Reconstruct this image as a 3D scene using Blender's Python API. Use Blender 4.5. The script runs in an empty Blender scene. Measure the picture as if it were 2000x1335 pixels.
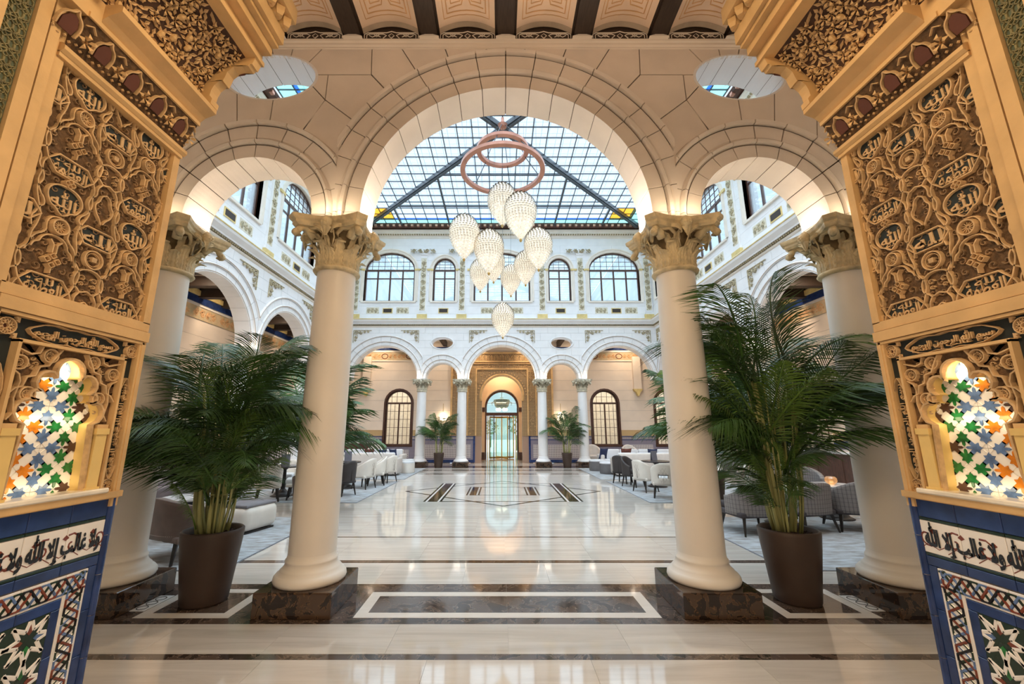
import bpy, bmesh, math, random
from math import sin, cos, pi, radians, sqrt, atan2
from mathutils import Vector, Matrix
random.seed(7)
S = bpy.context.scene
COL = S.collection
# ------------------------------------------------------------------ camera
cam = bpy.data.cameras.new('camera'); cam.sensor_width = 36; cam.lens = 36*803/2000
cam.shift_x = 22/2000; cam.clip_start = .05; cam.clip_end = 300
co = bpy.data.objects.new('camera', cam); COL.objects.link(co)
co.location = (-.06, 0, 1.65); co.rotation_euler = (radians(102), 0, 0); S.camera = co
# ------------------------------------------------------------------ world and lights
S.view_settings.view_transform = 'Standard'; S.view_settings.look = 'None'
S.view_settings.gamma = 1; S.view_settings.use_curve_mapping = False
S.view_settings.exposure = 0.70
w = bpy.data.worlds.new('sky'); S.world = w; w.use_nodes = True
bg = w.node_tree.nodes['Background']; bg.inputs[0].default_value = (.74, .87, 1, 1); bg.inputs[1].default_value = .70
def sun(rx, ry, e, ang, c):
    l = bpy.data.lights.new('daylight', 'SUN'); l.energy = e; l.angle = radians(ang); l.color = c
    o = bpy.data.objects.new('daylight', l); COL.objects.link(o); o.rotation_euler = (radians(rx), radians(ry), 0); o.location = (0, 12, 20)
def area(name, loc, rot, sx, sy, e, c=(1, .78, .55)):
    l = bpy.data.lights.new(name, 'AREA'); l.shape = 'RECTANGLE'; l.size = sx; l.size_y = sy; l.energy = e; l.color = c
    o = bpy.data.objects.new(name, l); COL.objects.link(o); o.location = loc; o.rotation_euler = [radians(a) for a in rot]
    return o
def uplight(name, loc, e, c=(1, .78, .52), sx=.1, sy=.1, rot=(180, 0, 0)):
    return area(name, loc, rot, sx, sy, e, c)
def point(name, loc, e, c=(1, .75, .5), r=.05, spot=None, rot=(0, 0, 0)):
    l = bpy.data.lights.new(name, 'SPOT' if spot else 'POINT'); l.energy = e; l.color = c; l.shadow_soft_size = r
    if spot: l.spot_size = radians(spot); l.spot_blend = .8
    o = bpy.data.objects.new(name, l); COL.objects.link(o); o.location = loc; o.rotation_euler = [radians(a) for a in rot]
    return o
sun(0, 0, 3.2, 150, (.93, .96, 1)); sun(38, 0, 1.5, 70, (.95, .97, 1)); sun(-30, 0, 1.0, 70, (.95, .97, 1))
sun(0, 38, 1.1, 70, (.95, .97, 1)); sun(0, -38, 1.1, 70, (.95, .97, 1))
WARM = (1, .76, .52)
area('entrance_ceiling_light', (0, .4, 4.6), (12, 0, 0), 3.2, 1.2, 9, (1, .70, .42))
area('entrance_wall_light', (0, -1.4, 2.6), (75, 0, 0), 3.0, 2.6, 5, (1, .72, .45))
area('added_column_fill', (0, -1.0, 1.5), (84, 0, 0), 2.6, 1.0, 26, (1, .80, .60))  # added fill behind the camera, brightens the near columns; no real lamp
area('added_jamb_fill', (0, 1.5, 4.6), (0, 0, 0), 1.2, .6, 42, (1, .74, .43))  # added fill overhead to brighten both jambs, not an actual fixture
area('added_vault_fill', (0, 2.7, 5.3), (180, 0, 0), 5.5, .4, 11, (1, .72, .50))  # added unseen upward fill that brightens the vaults
area('gallery_light', (0, 3.45, 6.24), (14, 0, 0), 7, .12, 1.2, (1, .72, .45))
for sx in (-1, 1):
    for k in range(6): area('gallery_downlight', (sx*9.0, 6.6+k*2.2, 6.19), (0, 0, 0), .22, .22, 32, (1, .78, .56))
    area('front_gallery_light', (sx*4.8, 2.6, 6.2), (0, 0, 0), 3.5, 1.2, 8, (1, .74, .48))
for k in range(6): area('gallery_downlight', (-6.5+k*2.6, 20.5, 6.19), (0, 0, 0), .22, .22, 30, (1, .78, .56))
# ------------------------------------------------------------------ materials
MATS = {}
def mat(name, col, rough=.6, var=.08, scale=6, bump=0, bscale=40, metal=0, spec=.5, emit=0, ecol=None, coat=0, col2=None, stretch=(1, 1, 1), trans=0, kind='noise', rnd=0, sheen=0):
    if name in MATS: return MATS[name]
    m = bpy.data.materials.new(name); m.use_nodes = True; MATS[name] = m
    nt = m.node_tree; N = nt.nodes; L = nt.links; b = N['Principled BSDF']
    b.inputs['Roughness'].default_value = rough; b.inputs['Metallic'].default_value = metal
    b.inputs['Specular IOR Level'].default_value = spec; b.inputs['Coat Weight'].default_value = coat
    if sheen: b.inputs['Sheen Weight'].default_value = sheen
    if trans: b.inputs['Transmission Weight'].default_value = trans
    if emit:
        b.inputs['Emission Color'].default_value = (*(ecol or col), 1); b.inputs['Emission Strength'].default_value = emit
    tc = N.new('ShaderNodeTexCoord'); mp = N.new('ShaderNodeMapping'); mp.inputs['Scale'].default_value = stretch
    src = tc.outputs['Object']
    if rnd:
        oi = N.new('ShaderNodeObjectInfo'); va = N.new('ShaderNodeVectorMath'); va.operation = 'MULTIPLY_ADD'
        L.new(oi.outputs['Random'], va.inputs[0]); va.inputs[1].default_value = (37, 53, 19); L.new(src, va.inputs[2]); src = va.outputs[0]
    L.new(src, mp.inputs['Vector'])
    if kind == 'voronoi':
        t = N.new('ShaderNodeTexVoronoi'); t.inputs['Scale'].default_value = scale; t.inputs['Randomness'].default_value = 0; fac = t.outputs['Distance']
    elif kind == 'checker':
        t = N.new('ShaderNodeTexChecker'); t.inputs['Scale'].default_value = scale; fac = t.outputs['Fac']
    else:
        t = N.new('ShaderNodeTexNoise'); t.inputs['Scale'].default_value = scale; t.inputs['Detail'].default_value = 5; fac = t.outputs['Fac']
    L.new(mp.outputs[0], t.inputs['Vector'])
    r = N.new('ShaderNodeValToRGB'); c2 = col2 or tuple(max(0, c*(1-2*var)) for c in col)
    c1 = col if col2 else tuple(min(1, c*(1+var)) for c in col)
    r.color_ramp.elements[0].position = .3; r.color_ramp.elements[1].position = .7
    r.color_ramp.elements[0].color = (*c2, 1); r.color_ramp.elements[1].color = (*c1, 1)
    L.new(fac, r.inputs[0]); out = r.outputs[0]
    if rnd:
        mx = N.new('ShaderNodeHueSaturation'); mr = N.new('ShaderNodeMapRange'); mr.inputs[3].default_value = 1-rnd; mr.inputs[4].default_value = 1+rnd
        L.new(oi.outputs['Random'], mr.inputs[0]); L.new(mr.outputs[0], mx.inputs['Value']); L.new(out, mx.inputs['Color']); out = mx.outputs[0]
    L.new(out, b.inputs['Base Color'])
    if bump:
        n2 = N.new('ShaderNodeTexNoise'); n2.inputs['Scale'].default_value = bscale; n2.inputs['Detail'].default_value = 4
        L.new(tc.outputs['Object'], n2.inputs['Vector'])
        bp = N.new('ShaderNodeBump'); bp.inputs['Strength'].default_value = bump; bp.inputs['Distance'].default_value = .02
        L.new(n2.outputs['Fac'], bp.inputs['Height']); L.new(bp.outputs[0], b.inputs['Normal'])
    return m
def marble(name, base, vein, scale, lo, hi, rough=.08, stretch=(1, 1, 1), dist=3.0, rnd=.05, rotz=0, bright=None):
    m = bpy.data.materials.new(name); m.use_nodes = True; MATS[name] = m
    nt = m.node_tree; N = nt.nodes; L = nt.links; b = N['Principled BSDF']; b.inputs['Roughness'].default_value = rough
    b.inputs['Specular IOR Level'].default_value = .6
    tc = N.new('ShaderNodeTexCoord'); oi = N.new('ShaderNodeObjectInfo'); va = N.new('ShaderNodeVectorMath'); va.operation = 'MULTIPLY_ADD'
    L.new(oi.outputs['Random'], va.inputs[0]); va.inputs[1].default_value = (37, 53, 19); L.new(tc.outputs['Object'], va.inputs[2])
    mp = N.new('ShaderNodeMapping'); mp.inputs['Scale'].default_value = stretch; mp.inputs['Rotation'].default_value = (0, 0, rotz); L.new(va.outputs[0], mp.inputs['Vector'])
    t = N.new('ShaderNodeTexNoise'); t.inputs['Scale'].default_value = scale; t.inputs['Detail'].default_value = 8; t.inputs['Distortion'].default_value = dist*.3
    t.inputs['Roughness'].default_value = .65; L.new(mp.outputs[0], t.inputs['Vector'])
    r = N.new('ShaderNodeValToRGB'); e = r.color_ramp.elements; e[0].position = lo; e[1].position = hi
    e[0].color = (*vein, 1); e[1].color = (*base, 1)
    if bright:
        mid = (lo+hi)/2     # thin bright veins around the middle of the noise range
        e[0].position = mid-.007; e[0].color = (*vein, 1); e[1].position = mid+.009; e[1].color = (*base, 1)
        v0 = e.new(mid); v0.color = (*bright, 1)
    L.new(t.outputs['Fac'], r.inputs[0])
    hs = N.new('ShaderNodeHueSaturation'); mr = N.new('ShaderNodeMapRange'); mr.inputs[3].default_value = 1-rnd; mr.inputs[4].default_value = 1+rnd
    L.new(oi.outputs['Random'], mr.inputs[0]); L.new(mr.outputs[0], hs.inputs['Value']); L.new(r.outputs[0], hs.inputs['Color']); L.new(hs.outputs[0], b.inputs['Base Color'])
    return m
def glass(name, tint, clear, gloss=.1, rough=.02, diff=None):
    m = bpy.data.materials.new(name); m.use_nodes = True; MATS[name] = m
    nt = m.node_tree; N = nt.nodes; L = nt.links
    for n in list(N):
        if n.type == 'BSDF_PRINCIPLED': N.remove(n)
    out = [n for n in N if n.type == 'OUTPUT_MATERIAL'][0]
    tr = N.new('ShaderNodeBsdfTransparent'); tr.inputs[0].default_value = (*tint, 1)
    gl = N.new('ShaderNodeBsdfGlossy'); gl.inputs['Roughness'].default_value = rough
    m1 = N.new('ShaderNodeMixShader'); m1.inputs[0].default_value = gloss; L.new(tr.outputs[0], m1.inputs[1]); L.new(gl.outputs[0], m1.inputs[2])
    tl = N.new('ShaderNodeBsdfTranslucent'); tl.inputs[0].default_value = (*(diff or tint), 1)
    m2 = N.new('ShaderNodeMixShader'); m2.inputs[0].default_value = 1-clear; L.new(m1.outputs[0], m2.inputs[1]); L.new(tl.outputs[0], m2.inputs[2])
    L.new(m2.outputs[0], out.inputs[0]); return m
STONE = mat('cream_stucco', (.80, .72, .64), .55, .04, 2.5, bump=.06, bscale=60)
WHITE = mat('white_stone', (.86, .85, .85), .55, .02, 3)
IVORY = mat('ivory_molding', (.84, .76, .66), .5, .03, 3)
JOINT = mat('dark_joint', (.10, .07, .05), .9)
JOINTG = mat('grey_joint', (.42, .40, .40), .9)
SHAFT = mat('column_plaster', (.82, .76, .69), .42, .04, 1.2, bump=.03, bscale=8)
CAP = mat('capital_stone', (.76, .62, .38), .6, .2, 9, bump=.35, bscale=30)
CAPF = mat('far_capital_stone', (.66, .60, .46), .6, .25, 14, bump=.3, bscale=30)
GILT = mat('ornament_gilt', (.54, .46, .30), .55, .25, 18)
GOLD = mat('gold_paint', (.74, .56, .22), .45, .1)
DKMARB = marble('emperador_marble', (.075, .045, .03), (.022, .014, .012), 7, .35, .65, .06, bright=(.24, .13, .06))
FLDK = marble('dark_floor_marble', (.10, .068, .052), (.045, .03, .024), 5, .3, .7, .07, bright=(.30, .22, .17))
CREAM = marble('cream_floor_marble', (.68, .63, .575), (.52, .47, .42), 1.6, .32, .68, .055, stretch=(.35, 5, 1), rnd=.05)
CREAM2 = marble('cream_floor_marble_diagonal', (.68, .625, .565), (.53, .475, .42), 1.6, .32, .68, .055, stretch=(.35, 5, 1), rnd=.05, rotz=-.45)
WHMARB = marble('white_floor_marble', (.80, .74, .68), (.70, .63, .56), 3, .3, .7, .07, stretch=(.4, 3, 1))
PLAST = mat('mudejar_plaster', (.66, .42, .185), .6, .10, 5, bump=.1, bscale=25)
PLASTB = mat('mudejar_relief', (.62, .405, .20), .6, .16, 22, bump=.1, bscale=60)
PBACK = mat('mudejar_ground', (.13, .070, .030), .85, .3, 30, bump=.5, bscale=60)
PDARK = mat('inscription_ground', (.013, .020, .021), .7)
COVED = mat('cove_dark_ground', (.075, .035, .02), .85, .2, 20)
MAROON = mat('maroon_net', (.11, .035, .022), .8)
GREENB = mat('green_lattice', (.07, .095, .055), .6, .2, 20)
WOODD = mat('dark_beam_wood', (.035, .021, .014), .55, .2, 8, stretch=(8, 1, 8))
WOODR = mat('walnut_frame_wood', (.085, .035, .022), .4, .25, 6, stretch=(6, 6, 1))
VAULT = mat('painted_vault', (.78, .60, .45), .6, .05, 3)
PAINTO = mat('vault_paint', (.62, .36, .17), .6)
PAINTD = mat('vault_paint_dark', (.03, .03, .04), .6)
STEEL = mat('skylight_steel', (.07, .085, .10), .45, metal=.3)
COPPER = mat('copper_ring', (.50, .24, .17), .35, .08, 4, metal=.4)
BLUET = mat('cobalt_tile', (.022, .05, .17), .12, .2, 9, rnd=.12)
WHITET = mat('white_tile', (.84, .80, .76), .15, .03, 5)
GREEND = mat('dark_green_tile', (.012, .03, .018), .15)
GREENT = mat('green_glaze', (.02, .18, .045), .12, .3, 30)
ORANGE = mat('orange_glaze', (.68, .22, .02), .12, .2, 30)
BLUEL = mat('light_blue_glaze', (.12, .20, .40), .12, .2, 30)
BROWNT = mat('brown_glaze', (.085, .045, .035), .15)
REDT = mat('oxblood_glaze', (.19, .045, .025), .15)
BLACKT = mat('black_glaze', (.008, .008, .011), .12)
POT = mat('brown_pot', (.058, .034, .024), .5, .08, 3)
SOIL = mat('bark_mulch', (.05, .025, .018), .95, .4, 50, bump=1, bscale=60)
LEAF = mat('palm_leaf', (.055, .125, .028), .34, .35, 3, rnd=.35)
LEAFY = mat('palm_leaf_young', (.13, .24, .04), .42, .25, 3, rnd=.2)
CANE = mat('palm_cane', (.46, .47, .20), .5, .35, 5, col2=(.20, .20, .06), stretch=(1, 1, .4), rnd=.2)
LEATH = mat('white_leather', (.78, .73, .66), .45, .04, 4)
LEATHI = mat('pale_seat', (.72, .74, .76), .5, .04, 4)
DKLEA = mat('charcoal_leather', (.045, .038, .038), .5)
BLKW = mat('black_leg', (.018, .014, .012), .4)
BROWNV = mat('brown_velvet', (.17, .115, .095), .8, .15, 4, sheen=.3)
MAUVE = mat('mauve_velvet', (.26, .22, .23), .8, .12, 4, sheen=.3)
NAVY = mat('navy_fabric', (.02, .03, .085), .8)
REDC = mat('oxblood_fabric', (.15, .04, .025), .7, .3, 12)
GREYP = mat('grey_upholstery', (.15, .14, .14), .6)
BOOKG = mat('grey_menu', (.14, .14, .17), .7)
BRASS = mat('brass', (.60, .42, .16), .3, metal=.9)
CHROME = mat('chrome', (.7, .7, .7), .15, metal=1)
GLASSW = glass('window_glass', (.86, .95, 1), .86, .12, .02, (.7, .85, .95))
GLASSD = glass('interior_window_glass', (.95, .95, .92), .97, .08, .02, (.8, .75, .65))
BELL_SHADE = mat('capital_recess_shade', (.26, .18, .09), .8, .2, 12)  # shade between the capital leaves, put into the bell's colour
GLASSR = glass('skylight_glass', (.88, .94, .98), .88, .02, .1, (.70, .80, .90))
GBLUE = glass('blue_glass', (.35, .50, .80), .7, .05, .1, (.1, .25, .7))
GTURQ = glass('turquoise_glass', (.72, .88, .88), .8, .05, .1, (.35, .8, .78))
GGOLD = glass('golden_glass', (.80, .64, .30), .6, .05, .1, (.8, .5, .08))
def plaid(name):
    m = mat(name, (.26, .235, .22), .8, .05, 3); nt = m.node_tree; N = nt.nodes; L = nt.links; b = N['Principled BSDF']
    tc = N.new('ShaderNodeTexCoord'); fs = []
    sp = N.new('ShaderNodeSeparateXYZ'); L.new(tc.outputs['UV'], sp.inputs[0])
    for ax, f, k in (('X', 84, .12), ('Y', 60, .12), ('X', 21, .1), ('Y', 15, .1)):
        mu = N.new('ShaderNodeMath'); mu.operation = 'MULTIPLY'; mu.inputs[1].default_value = f; L.new(sp.outputs[ax], mu.inputs[0])
        fr = N.new('ShaderNodeMath'); fr.operation = 'FRACT'; L.new(mu.outputs[0], fr.inputs[0])
        lt = N.new('ShaderNodeMath'); lt.operation = 'LESS_THAN'; lt.inputs[1].default_value = .28 if f > 20 else .12; L.new(fr.outputs[0], lt.inputs[0]); fs.append(lt)
    a = N.new('ShaderNodeMath'); a.operation = 'ADD'; L.new(fs[0].outputs[0], a.inputs[0]); L.new(fs[1].outputs[0], a.inputs[1])
    c = N.new('ShaderNodeMath'); c.operation = 'ADD'; L.new(fs[2].outputs[0], c.inputs[0]); L.new(fs[3].outputs[0], c.inputs[1])
    mx = N.new('ShaderNodeMath'); mx.operation = 'MULTIPLY_ADD'; L.new(c.outputs[0], mx.inputs[0]); mx.inputs[1].default_value = 1.0; L.new(a.outputs[0], mx.inputs[2])
    r = N.new('ShaderNodeValToRGB'); mu2 = N.new('ShaderNodeMath'); mu2.operation = 'MULTIPLY'; mu2.inputs[1].default_value = .34; L.new(mx.outputs[0], mu2.inputs[0])
    L.new(mu2.outputs[0], r.inputs[0]); r.color_ramp.elements[0].color = (.30, .27, .255, 1); r.color_ramp.elements[1].color = (.06, .05, .055, 1)
    L.new(r.outputs[0], b.inputs['Base Color']); return m
PLAID = plaid('grey_plaid_fabric')
def rugmat():
    m = mat('blue_grey_rug', (.50, .55, .60), .95, .1, 4.5, bump=.3, bscale=90, col2=(.27, .25, .235), stretch=(1, 2.6, 1)); return m
RUG = rugmat()
def pattern_tile(name, c1, c2, scale):   # far dado: the little stars are below a pixel or two
    m = mat(name, c1, .35, 0, scale, col2=c2, kind='voronoi'); r = [n for n in m.node_tree.nodes if n.type == 'VALTORGB'][0]; r.color_ramp.elements[0].position = .38; r.color_ramp.elements[1].position = .52; return m
FARDADO = pattern_tile('star_pattern_tile', (.62, .58, .58), (.10, .08, .12), 12)
FARDADO2 = pattern_tile('grey_border_tile', (.30, .27, .32), (.13, .12, .2), 14)
FARCARV = pattern_tile('far_carved_plaster', (.58, .40, .20), (.17, .10, .045), 15)
FARFRZ = mat('painted_frieze', (.66, .46, .27), .7, 0, 5, col2=(.42, .36, .22))
# ------------------------------------------------------------------ mesh helpers
class MB:
    def __init__(s): s.v = []; s.f = []; s.m = []; s.uv = None
    def add(s, vs, fs, mi=0, M=None):
        o = len(s.v)
        s.v += [tuple(M @ Vector(p)) for p in vs] if M is not None else [tuple(p) for p in vs]
        s.f += [tuple(i+o for i in f) for f in fs]; s.m += [mi]*len(fs); return s
    def box(s, x0, x1, y0, y1, z0, z1, mi=0, M=None):
        return s.add([(x0, y0, z0), (x1, y0, z0), (x1, y1, z0), (x0, y1, z0), (x0, y0, z1), (x1, y0, z1), (x1, y1, z1), (x0, y1, z1)],
                     [(3, 2, 1, 0), (4, 5, 6, 7), (0, 1, 5, 4), (1, 2, 6, 5), (2, 3, 7, 6), (3, 0, 4, 7)], mi, M)
    def rbox(s, x0, x1, y0, y1, z0, z1, r=.03, mi=0, M=None, seg=2):
        bm = bmesh.new(); bmesh.ops.create_cube(bm, size=1)
        for v in bm.verts: v.co = Vector(((x0+x1)/2+v.co.x*(x1-x0), (y0+y1)/2+v.co.y*(y1-y0), (z0+z1)/2+v.co.z*(z1-z0)))
        bmesh.ops.bevel(bm, geom=bm.edges[:], offset=r, segments=seg, profile=.5, affect='EDGES')
        bm.verts.index_update(); s.add([v.co[:] for v in bm.verts], [[v.index for v in f.verts] for f in bm.faces], mi, M); bm.free(); return s
    def prism(s, poly, d0, d1, mi=0, M=None):     # polygon in x,z ; depth along y ; ccw seen from -y
        n = len(poly)
        return s.add([(x, d0, z) for x, z in poly]+[(x, d1, z) for x, z in poly],
                     [tuple(range(n)), tuple(range(2*n-1, n-1, -1))]+[(i, i+n, (i+1) % n+n, (i+1) % n) for i in range(n)], mi, M)
    def lathe(s, prof, n=24, c=(0, 0, 0), mi=0, M=None, a0=0, a1=2*pi, sx=1, sy=1):
        full = abs(a1-a0-2*pi) < 1e-6; k = n if full else n+1; vs = []
        for r, z in prof:
            for i in range(k):
                a = a0+(a1-a0)*i/n; vs.append((c[0]+r*cos(a)*sx, c[1]+r*sin(a)*sy, c[2]+z))
        fs = []
        for j in range(len(prof)-1):
            for i in range(n):
                i2 = (i+1) % k; fs.append((j*k+i, j*k+i2, (j+1)*k+i2, (j+1)*k+i))
        return s.add(vs, fs, mi, M)
    def grid(s, fn, nu, nv, mi=0, M=None, wrap=False):
        vs = [fn(i/nu, j/nv) for j in range(nv+1) for i in range(nu+1)]
        return s.add(vs, [(j*(nu+1)+i, j*(nu+1)+i+1, (j+1)*(nu+1)+i+1, (j+1)*(nu+1)+i) for j in range(nv) for i in range(nu)], mi, M)
    def tube(s, pts, r, n=6, mi=0, M=None, rs=None, cap=True, flat=1.0, up=(0, 0, 1)):
        P = [Vector(p) for p in pts]; vs = []; m = len(P)
        for i, p in enumerate(P):
            t = (P[min(i+1, m-1)]-P[max(i-1, 0)]); t = t.normalized() if t.length > 1e-9 else Vector((0, 0, 1))
            u = Vector(up); a = t.cross(u)
            if a.length < 1e-4: a = t.cross(Vector((1, 0, 0)))
            a.normalize(); b = a.cross(t).normalized(); rr = rs[i] if rs else r
            for k in range(n):
                an = 2*pi*(k+.5)/n; vs.append(p+a*cos(an)*rr+b*sin(an)*rr*flat)
        fs = [(i*n+k, i*n+(k+1) % n, (i+1)*n+(k+1) % n, (i+1)*n+k) for i in range(m-1) for k in range(n)]
        if cap: fs += [tuple(range(n-1, -1, -1)), tuple((m-1)*n+k for k in range(n))]
        return s.add(vs, fs, mi, M)
    def ribbon(s, pts, wd, h, mi=0, M=None, closed=False, base=0):   # raised strap in x,z, standing out towards -y by h
        P = [Vector(p) for p in pts]; m = len(P); vs = []
        for i in range(m):
            a = P[(i-1) % m] if closed or i else P[0]; b = P[(i+1) % m] if closed or i < m-1 else P[-1]
            t = (b-a); t = t.normalized() if t.length > 1e-9 else Vector((1, 0)); nn = Vector((-t.y, t.x))*wd/2
            c = P[i]; vs += [(c.x+nn.x, base, c.y+nn.y), (c.x+nn.x*.6, base-h, c.y+nn.y*.6), (c.x-nn.x*.6, base-h, c.y-nn.y*.6), (c.x-nn.x, base, c.y-nn.y)]
        fs = []
        for i in range(m if closed else m-1):
            j = (i+1) % m
            for k in range(3): fs.append((i*4+k, j*4+k, j*4+k+1, i*4+k+1))
        if not closed: fs += [(0, 1, 2, 3), tuple((m-1)*4+k for k in (3, 2, 1, 0))]
        return s.add(vs, fs, mi, M)
    def mesh(s, name, mats, smooth=False):
        me = bpy.data.meshes.new(name); me.from_pydata(s.v, [], s.f)
        for x in (mats if isinstance(mats, (list, tuple)) else [mats]): me.materials.append(x)
        if any(s.m): me.polygons.foreach_set('material_index', s.m)
        if smooth: me.polygons.foreach_set('use_smooth', [True]*len(me.polygons))
        me.update(); return me
    def fixn(s, me):
        bm = bmesh.new(); bm.from_mesh(me); bmesh.ops.recalc_face_normals(bm, faces=bm.faces[:]); bm.to_mesh(me); bm.free(); return me
    def build(s, name, mats, parent=None, smooth=False, M=None, **kw):
        me = s.mesh(name, mats, smooth); s.fixn(me); return link(name, me, parent, M, **kw)
def link(name, data, parent=None, M=None, **kw):
    o = bpy.data.objects.new(name, data); COL.objects.link(o)
    if parent is not None: o.parent = parent
    if M is not None: o.matrix_local = M
    for k, v in kw.items(): o[k] = v
    return o
def thing(name, label, cat, loc=(0, 0, 0), rz=0, group=None, M=None):
    o = bpy.data.objects.new(name, None); COL.objects.link(o); o.empty_display_size = .1
    if M is not None: o.matrix_local = M
    else: o.location = loc; o.rotation_euler = (0, 0, rz)
    o['label'] = label; o['category'] = cat; o['kind'] = 'thing'
    if group: o['group'] = group
    return o
def struct(name, label=None, loc=(0, 0, 0), rz=0, cat=None):
    o = bpy.data.objects.new(name, None); COL.objects.link(o); o.location = loc; o.rotation_euler = (0, 0, rz); o['kind'] = 'structure'
    o['label'] = label or name.replace('_', ' '); o['category'] = cat or name.split('_')[0]
    return o
KIDS = {}
def kids(o): return [c for c in COL.objects if c.parent == o]
def copy_tree(root, loc, rz=0, label=None, group=None, sc=None):
    if root not in KIDS:
        KIDS[root] = [(c, kids(c)) for c in kids(root)]
    r = root.copy(); COL.objects.link(r); r.location = loc; r.rotation_euler = (0, 0, rz)
    if sc: r.scale = (sc, sc, sc)
    if label: r['label'] = label
    if group: r['group'] = group
    for c, gs in KIDS[root]:
        d = c.copy(); COL.objects.link(d); d.parent = r
        for g in gs:
            e = g.copy(); COL.objects.link(e); e.parent = d
    return r
def T(x, y, z): return Matrix.Translation((x, y, z))
def RZ(a): return Matrix.Rotation(a, 4, 'Z')
def RX(a): return Matrix.Rotation(a, 4, 'X')
def RY(a): return Matrix.Rotation(a, 4, 'Y')
def SC(x, y=None, z=None):
    return Matrix.Diagonal((x, y if y is not None else x, z if z is not None else x, 1))
# ---- convex clipping and pierced walls
def clip(poly, p, n, g=0):
    out = []; m = len(poly)
    if m == 0: return out
    d = [(q[0]-p[0])*n[0]+(q[1]-p[1])*n[1]-g for q in poly]
    for i in range(m):
        a, b = poly[i], poly[(i+1) % m]; da, db = d[i], d[(i+1) % m]
        if da >= 0: out.append(a)
        if (da >= 0) != (db >= 0):
            t = da/(da-db); out.append((a[0]+(b[0]-a[0])*t, a[1]+(b[1]-a[1])*t))
    return out
def halfplanes(cell):
    A = sum(cell[i][0]*cell[(i+1) % len(cell)][1]-cell[(i+1) % len(cell)][0]*cell[i][1] for i in range(len(cell)))
    c = cell if A > 0 else cell[::-1]; hp = []
    for i in range(len(c)):
        p, q = c[i], c[(i+1) % len(c)]; dx, dz = q[0]-p[0], q[1]-p[1]; l = math.hypot(dx, dz)
        if l > 1e-6: hp.append((p, (-dz/l, dx/l)))
    return hp
def strips(u0, u1, z0, z1, holes, step=.25):
    """holes: (uc, zc, rx, rz, below) - below None: ellipse hole; else open down to 'below'"""
    us = {u0, u1}; n = max(1, int((u1-u0)/step))
    us |= {u0+(u1-u0)*i/n for i in range(n+1)}
    holes = [tuple(h)+(99,) if len(h) == 5 else h for h in holes]
    for uc, zc, rx, rz, b, lim in holes:
        us |= {uc-rx*cos(pi*i/24) for i in range(25)}
        if lim < rx: us |= {uc-lim, uc+lim}
    us = sorted(u for u in us if u0-1e-9 <= u <= u1+1e-9); S2 = [us[0]]
    for u in us[1:]:
        if u-S2[-1] > 1e-4: S2.append(u)
    out = []
    for a, b in zip(S2, S2[1:]):
        mid = (a+b)/2; ivs = []
        for uc, zc, rx, rz, bl, lim in holes:
            if abs(mid-uc) < min(rx, lim):
                h = lambda u: rz*sqrt(max(0, 1-((u-uc)/rx)**2))
                if bl is None: ivs.append(((zc-h(a), zc-h(b)), (zc+h(a), zc+h(b))))
                else: ivs.append(((bl, bl), (zc+h(a), zc+h(b))))
        ivs.sort(key=lambda t: t[0][0]); cur = (z0, z0)
        for lo, hi in ivs:
            if lo[0] > cur[0]+1e-6 or lo[1] > cur[1]+1e-6:
                out.append([(a, cur[0]), (b, cur[1]), (b, max(lo[1], cur[1])), (a, max(lo[0], cur[0]))])
            cur = (max(cur[0], hi[0]), max(cur[1], hi[1]))
        if cur[0] < z1 or cur[1] < z1: out.append([(a, min(cur[0], z1)), (b, min(cur[1], z1)), (b, z1), (a, z1)])
    return out
def slab(polys, w0, w1, back=True):
    """convex polygons in (u,z) sharing edges -> MB with front at w0 and sides (and back) to w1"""
    idx = {}; P = []; F = []; E = {}
    def vi(p):
        k = (round(p[0], 4), round(p[1], 4))
        if k not in idx: idx[k] = len(P); P.append(k)
        return idx[k]
    for pl in polys:
        ids = []
        for p in pl:
            i = vi(p)
            if not ids or ids[-1] != i: ids.append(i)
        if len(ids) > 1 and ids[0] == ids[-1]: ids.pop()
        if len(set(ids)) < 3: continue
        A = sum(P[ids[i]][0]*P[ids[(i+1) % len(ids)]][1]-P[ids[(i+1) % len(ids)]][0]*P[ids[i]][1] for i in range(len(ids)))
        if abs(A) < 1e-7: continue
        if A < 0: ids = ids[::-1]
        F.append(ids)
        for i in range(len(ids)): E[(ids[i], ids[(i+1) % len(ids)])] = 1
    mb = MB()
    if not F: return None
    n = len(P); vs = [(u, w0, z) for u, z in P]+[(u, w1, z) for u, z in P]; fs = [tuple(f) for f in F]
    for (a, b) in E:
        if (b, a) not in E: fs.append((a, a+n, b+n, b))
    if back: fs += [tuple(i+n for i in reversed(f)) for f in F]
    mb.add(vs, fs); return mb
def block(name, st, cell, w0, w1, g, m, parent, **kw):
    hp = halfplanes(cell); cx0 = min(c[0] for c in cell); cx1 = max(c[0] for c in cell); res = []
    for s in st:
        if s[1][0] < cx0 or s[0][0] > cx1: continue
        p = s
        for q, nn in hp:
            p = clip(p, q, nn, g)
            if len(p) < 3: break
        if len(p) >= 3: res.append(p)
    if not res: return None
    A = sum(abs(sum(p[i][0]*p[(i+1) % len(p)][1]-p[(i+1) % len(p)][0]*p[i][1] for i in range(len(p))))/2 for p in res)
    if A < .0006: return None
    mb = slab(res, w0, w1, False)
    return mb.build(name, m, parent, **kw) if mb else None
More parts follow.
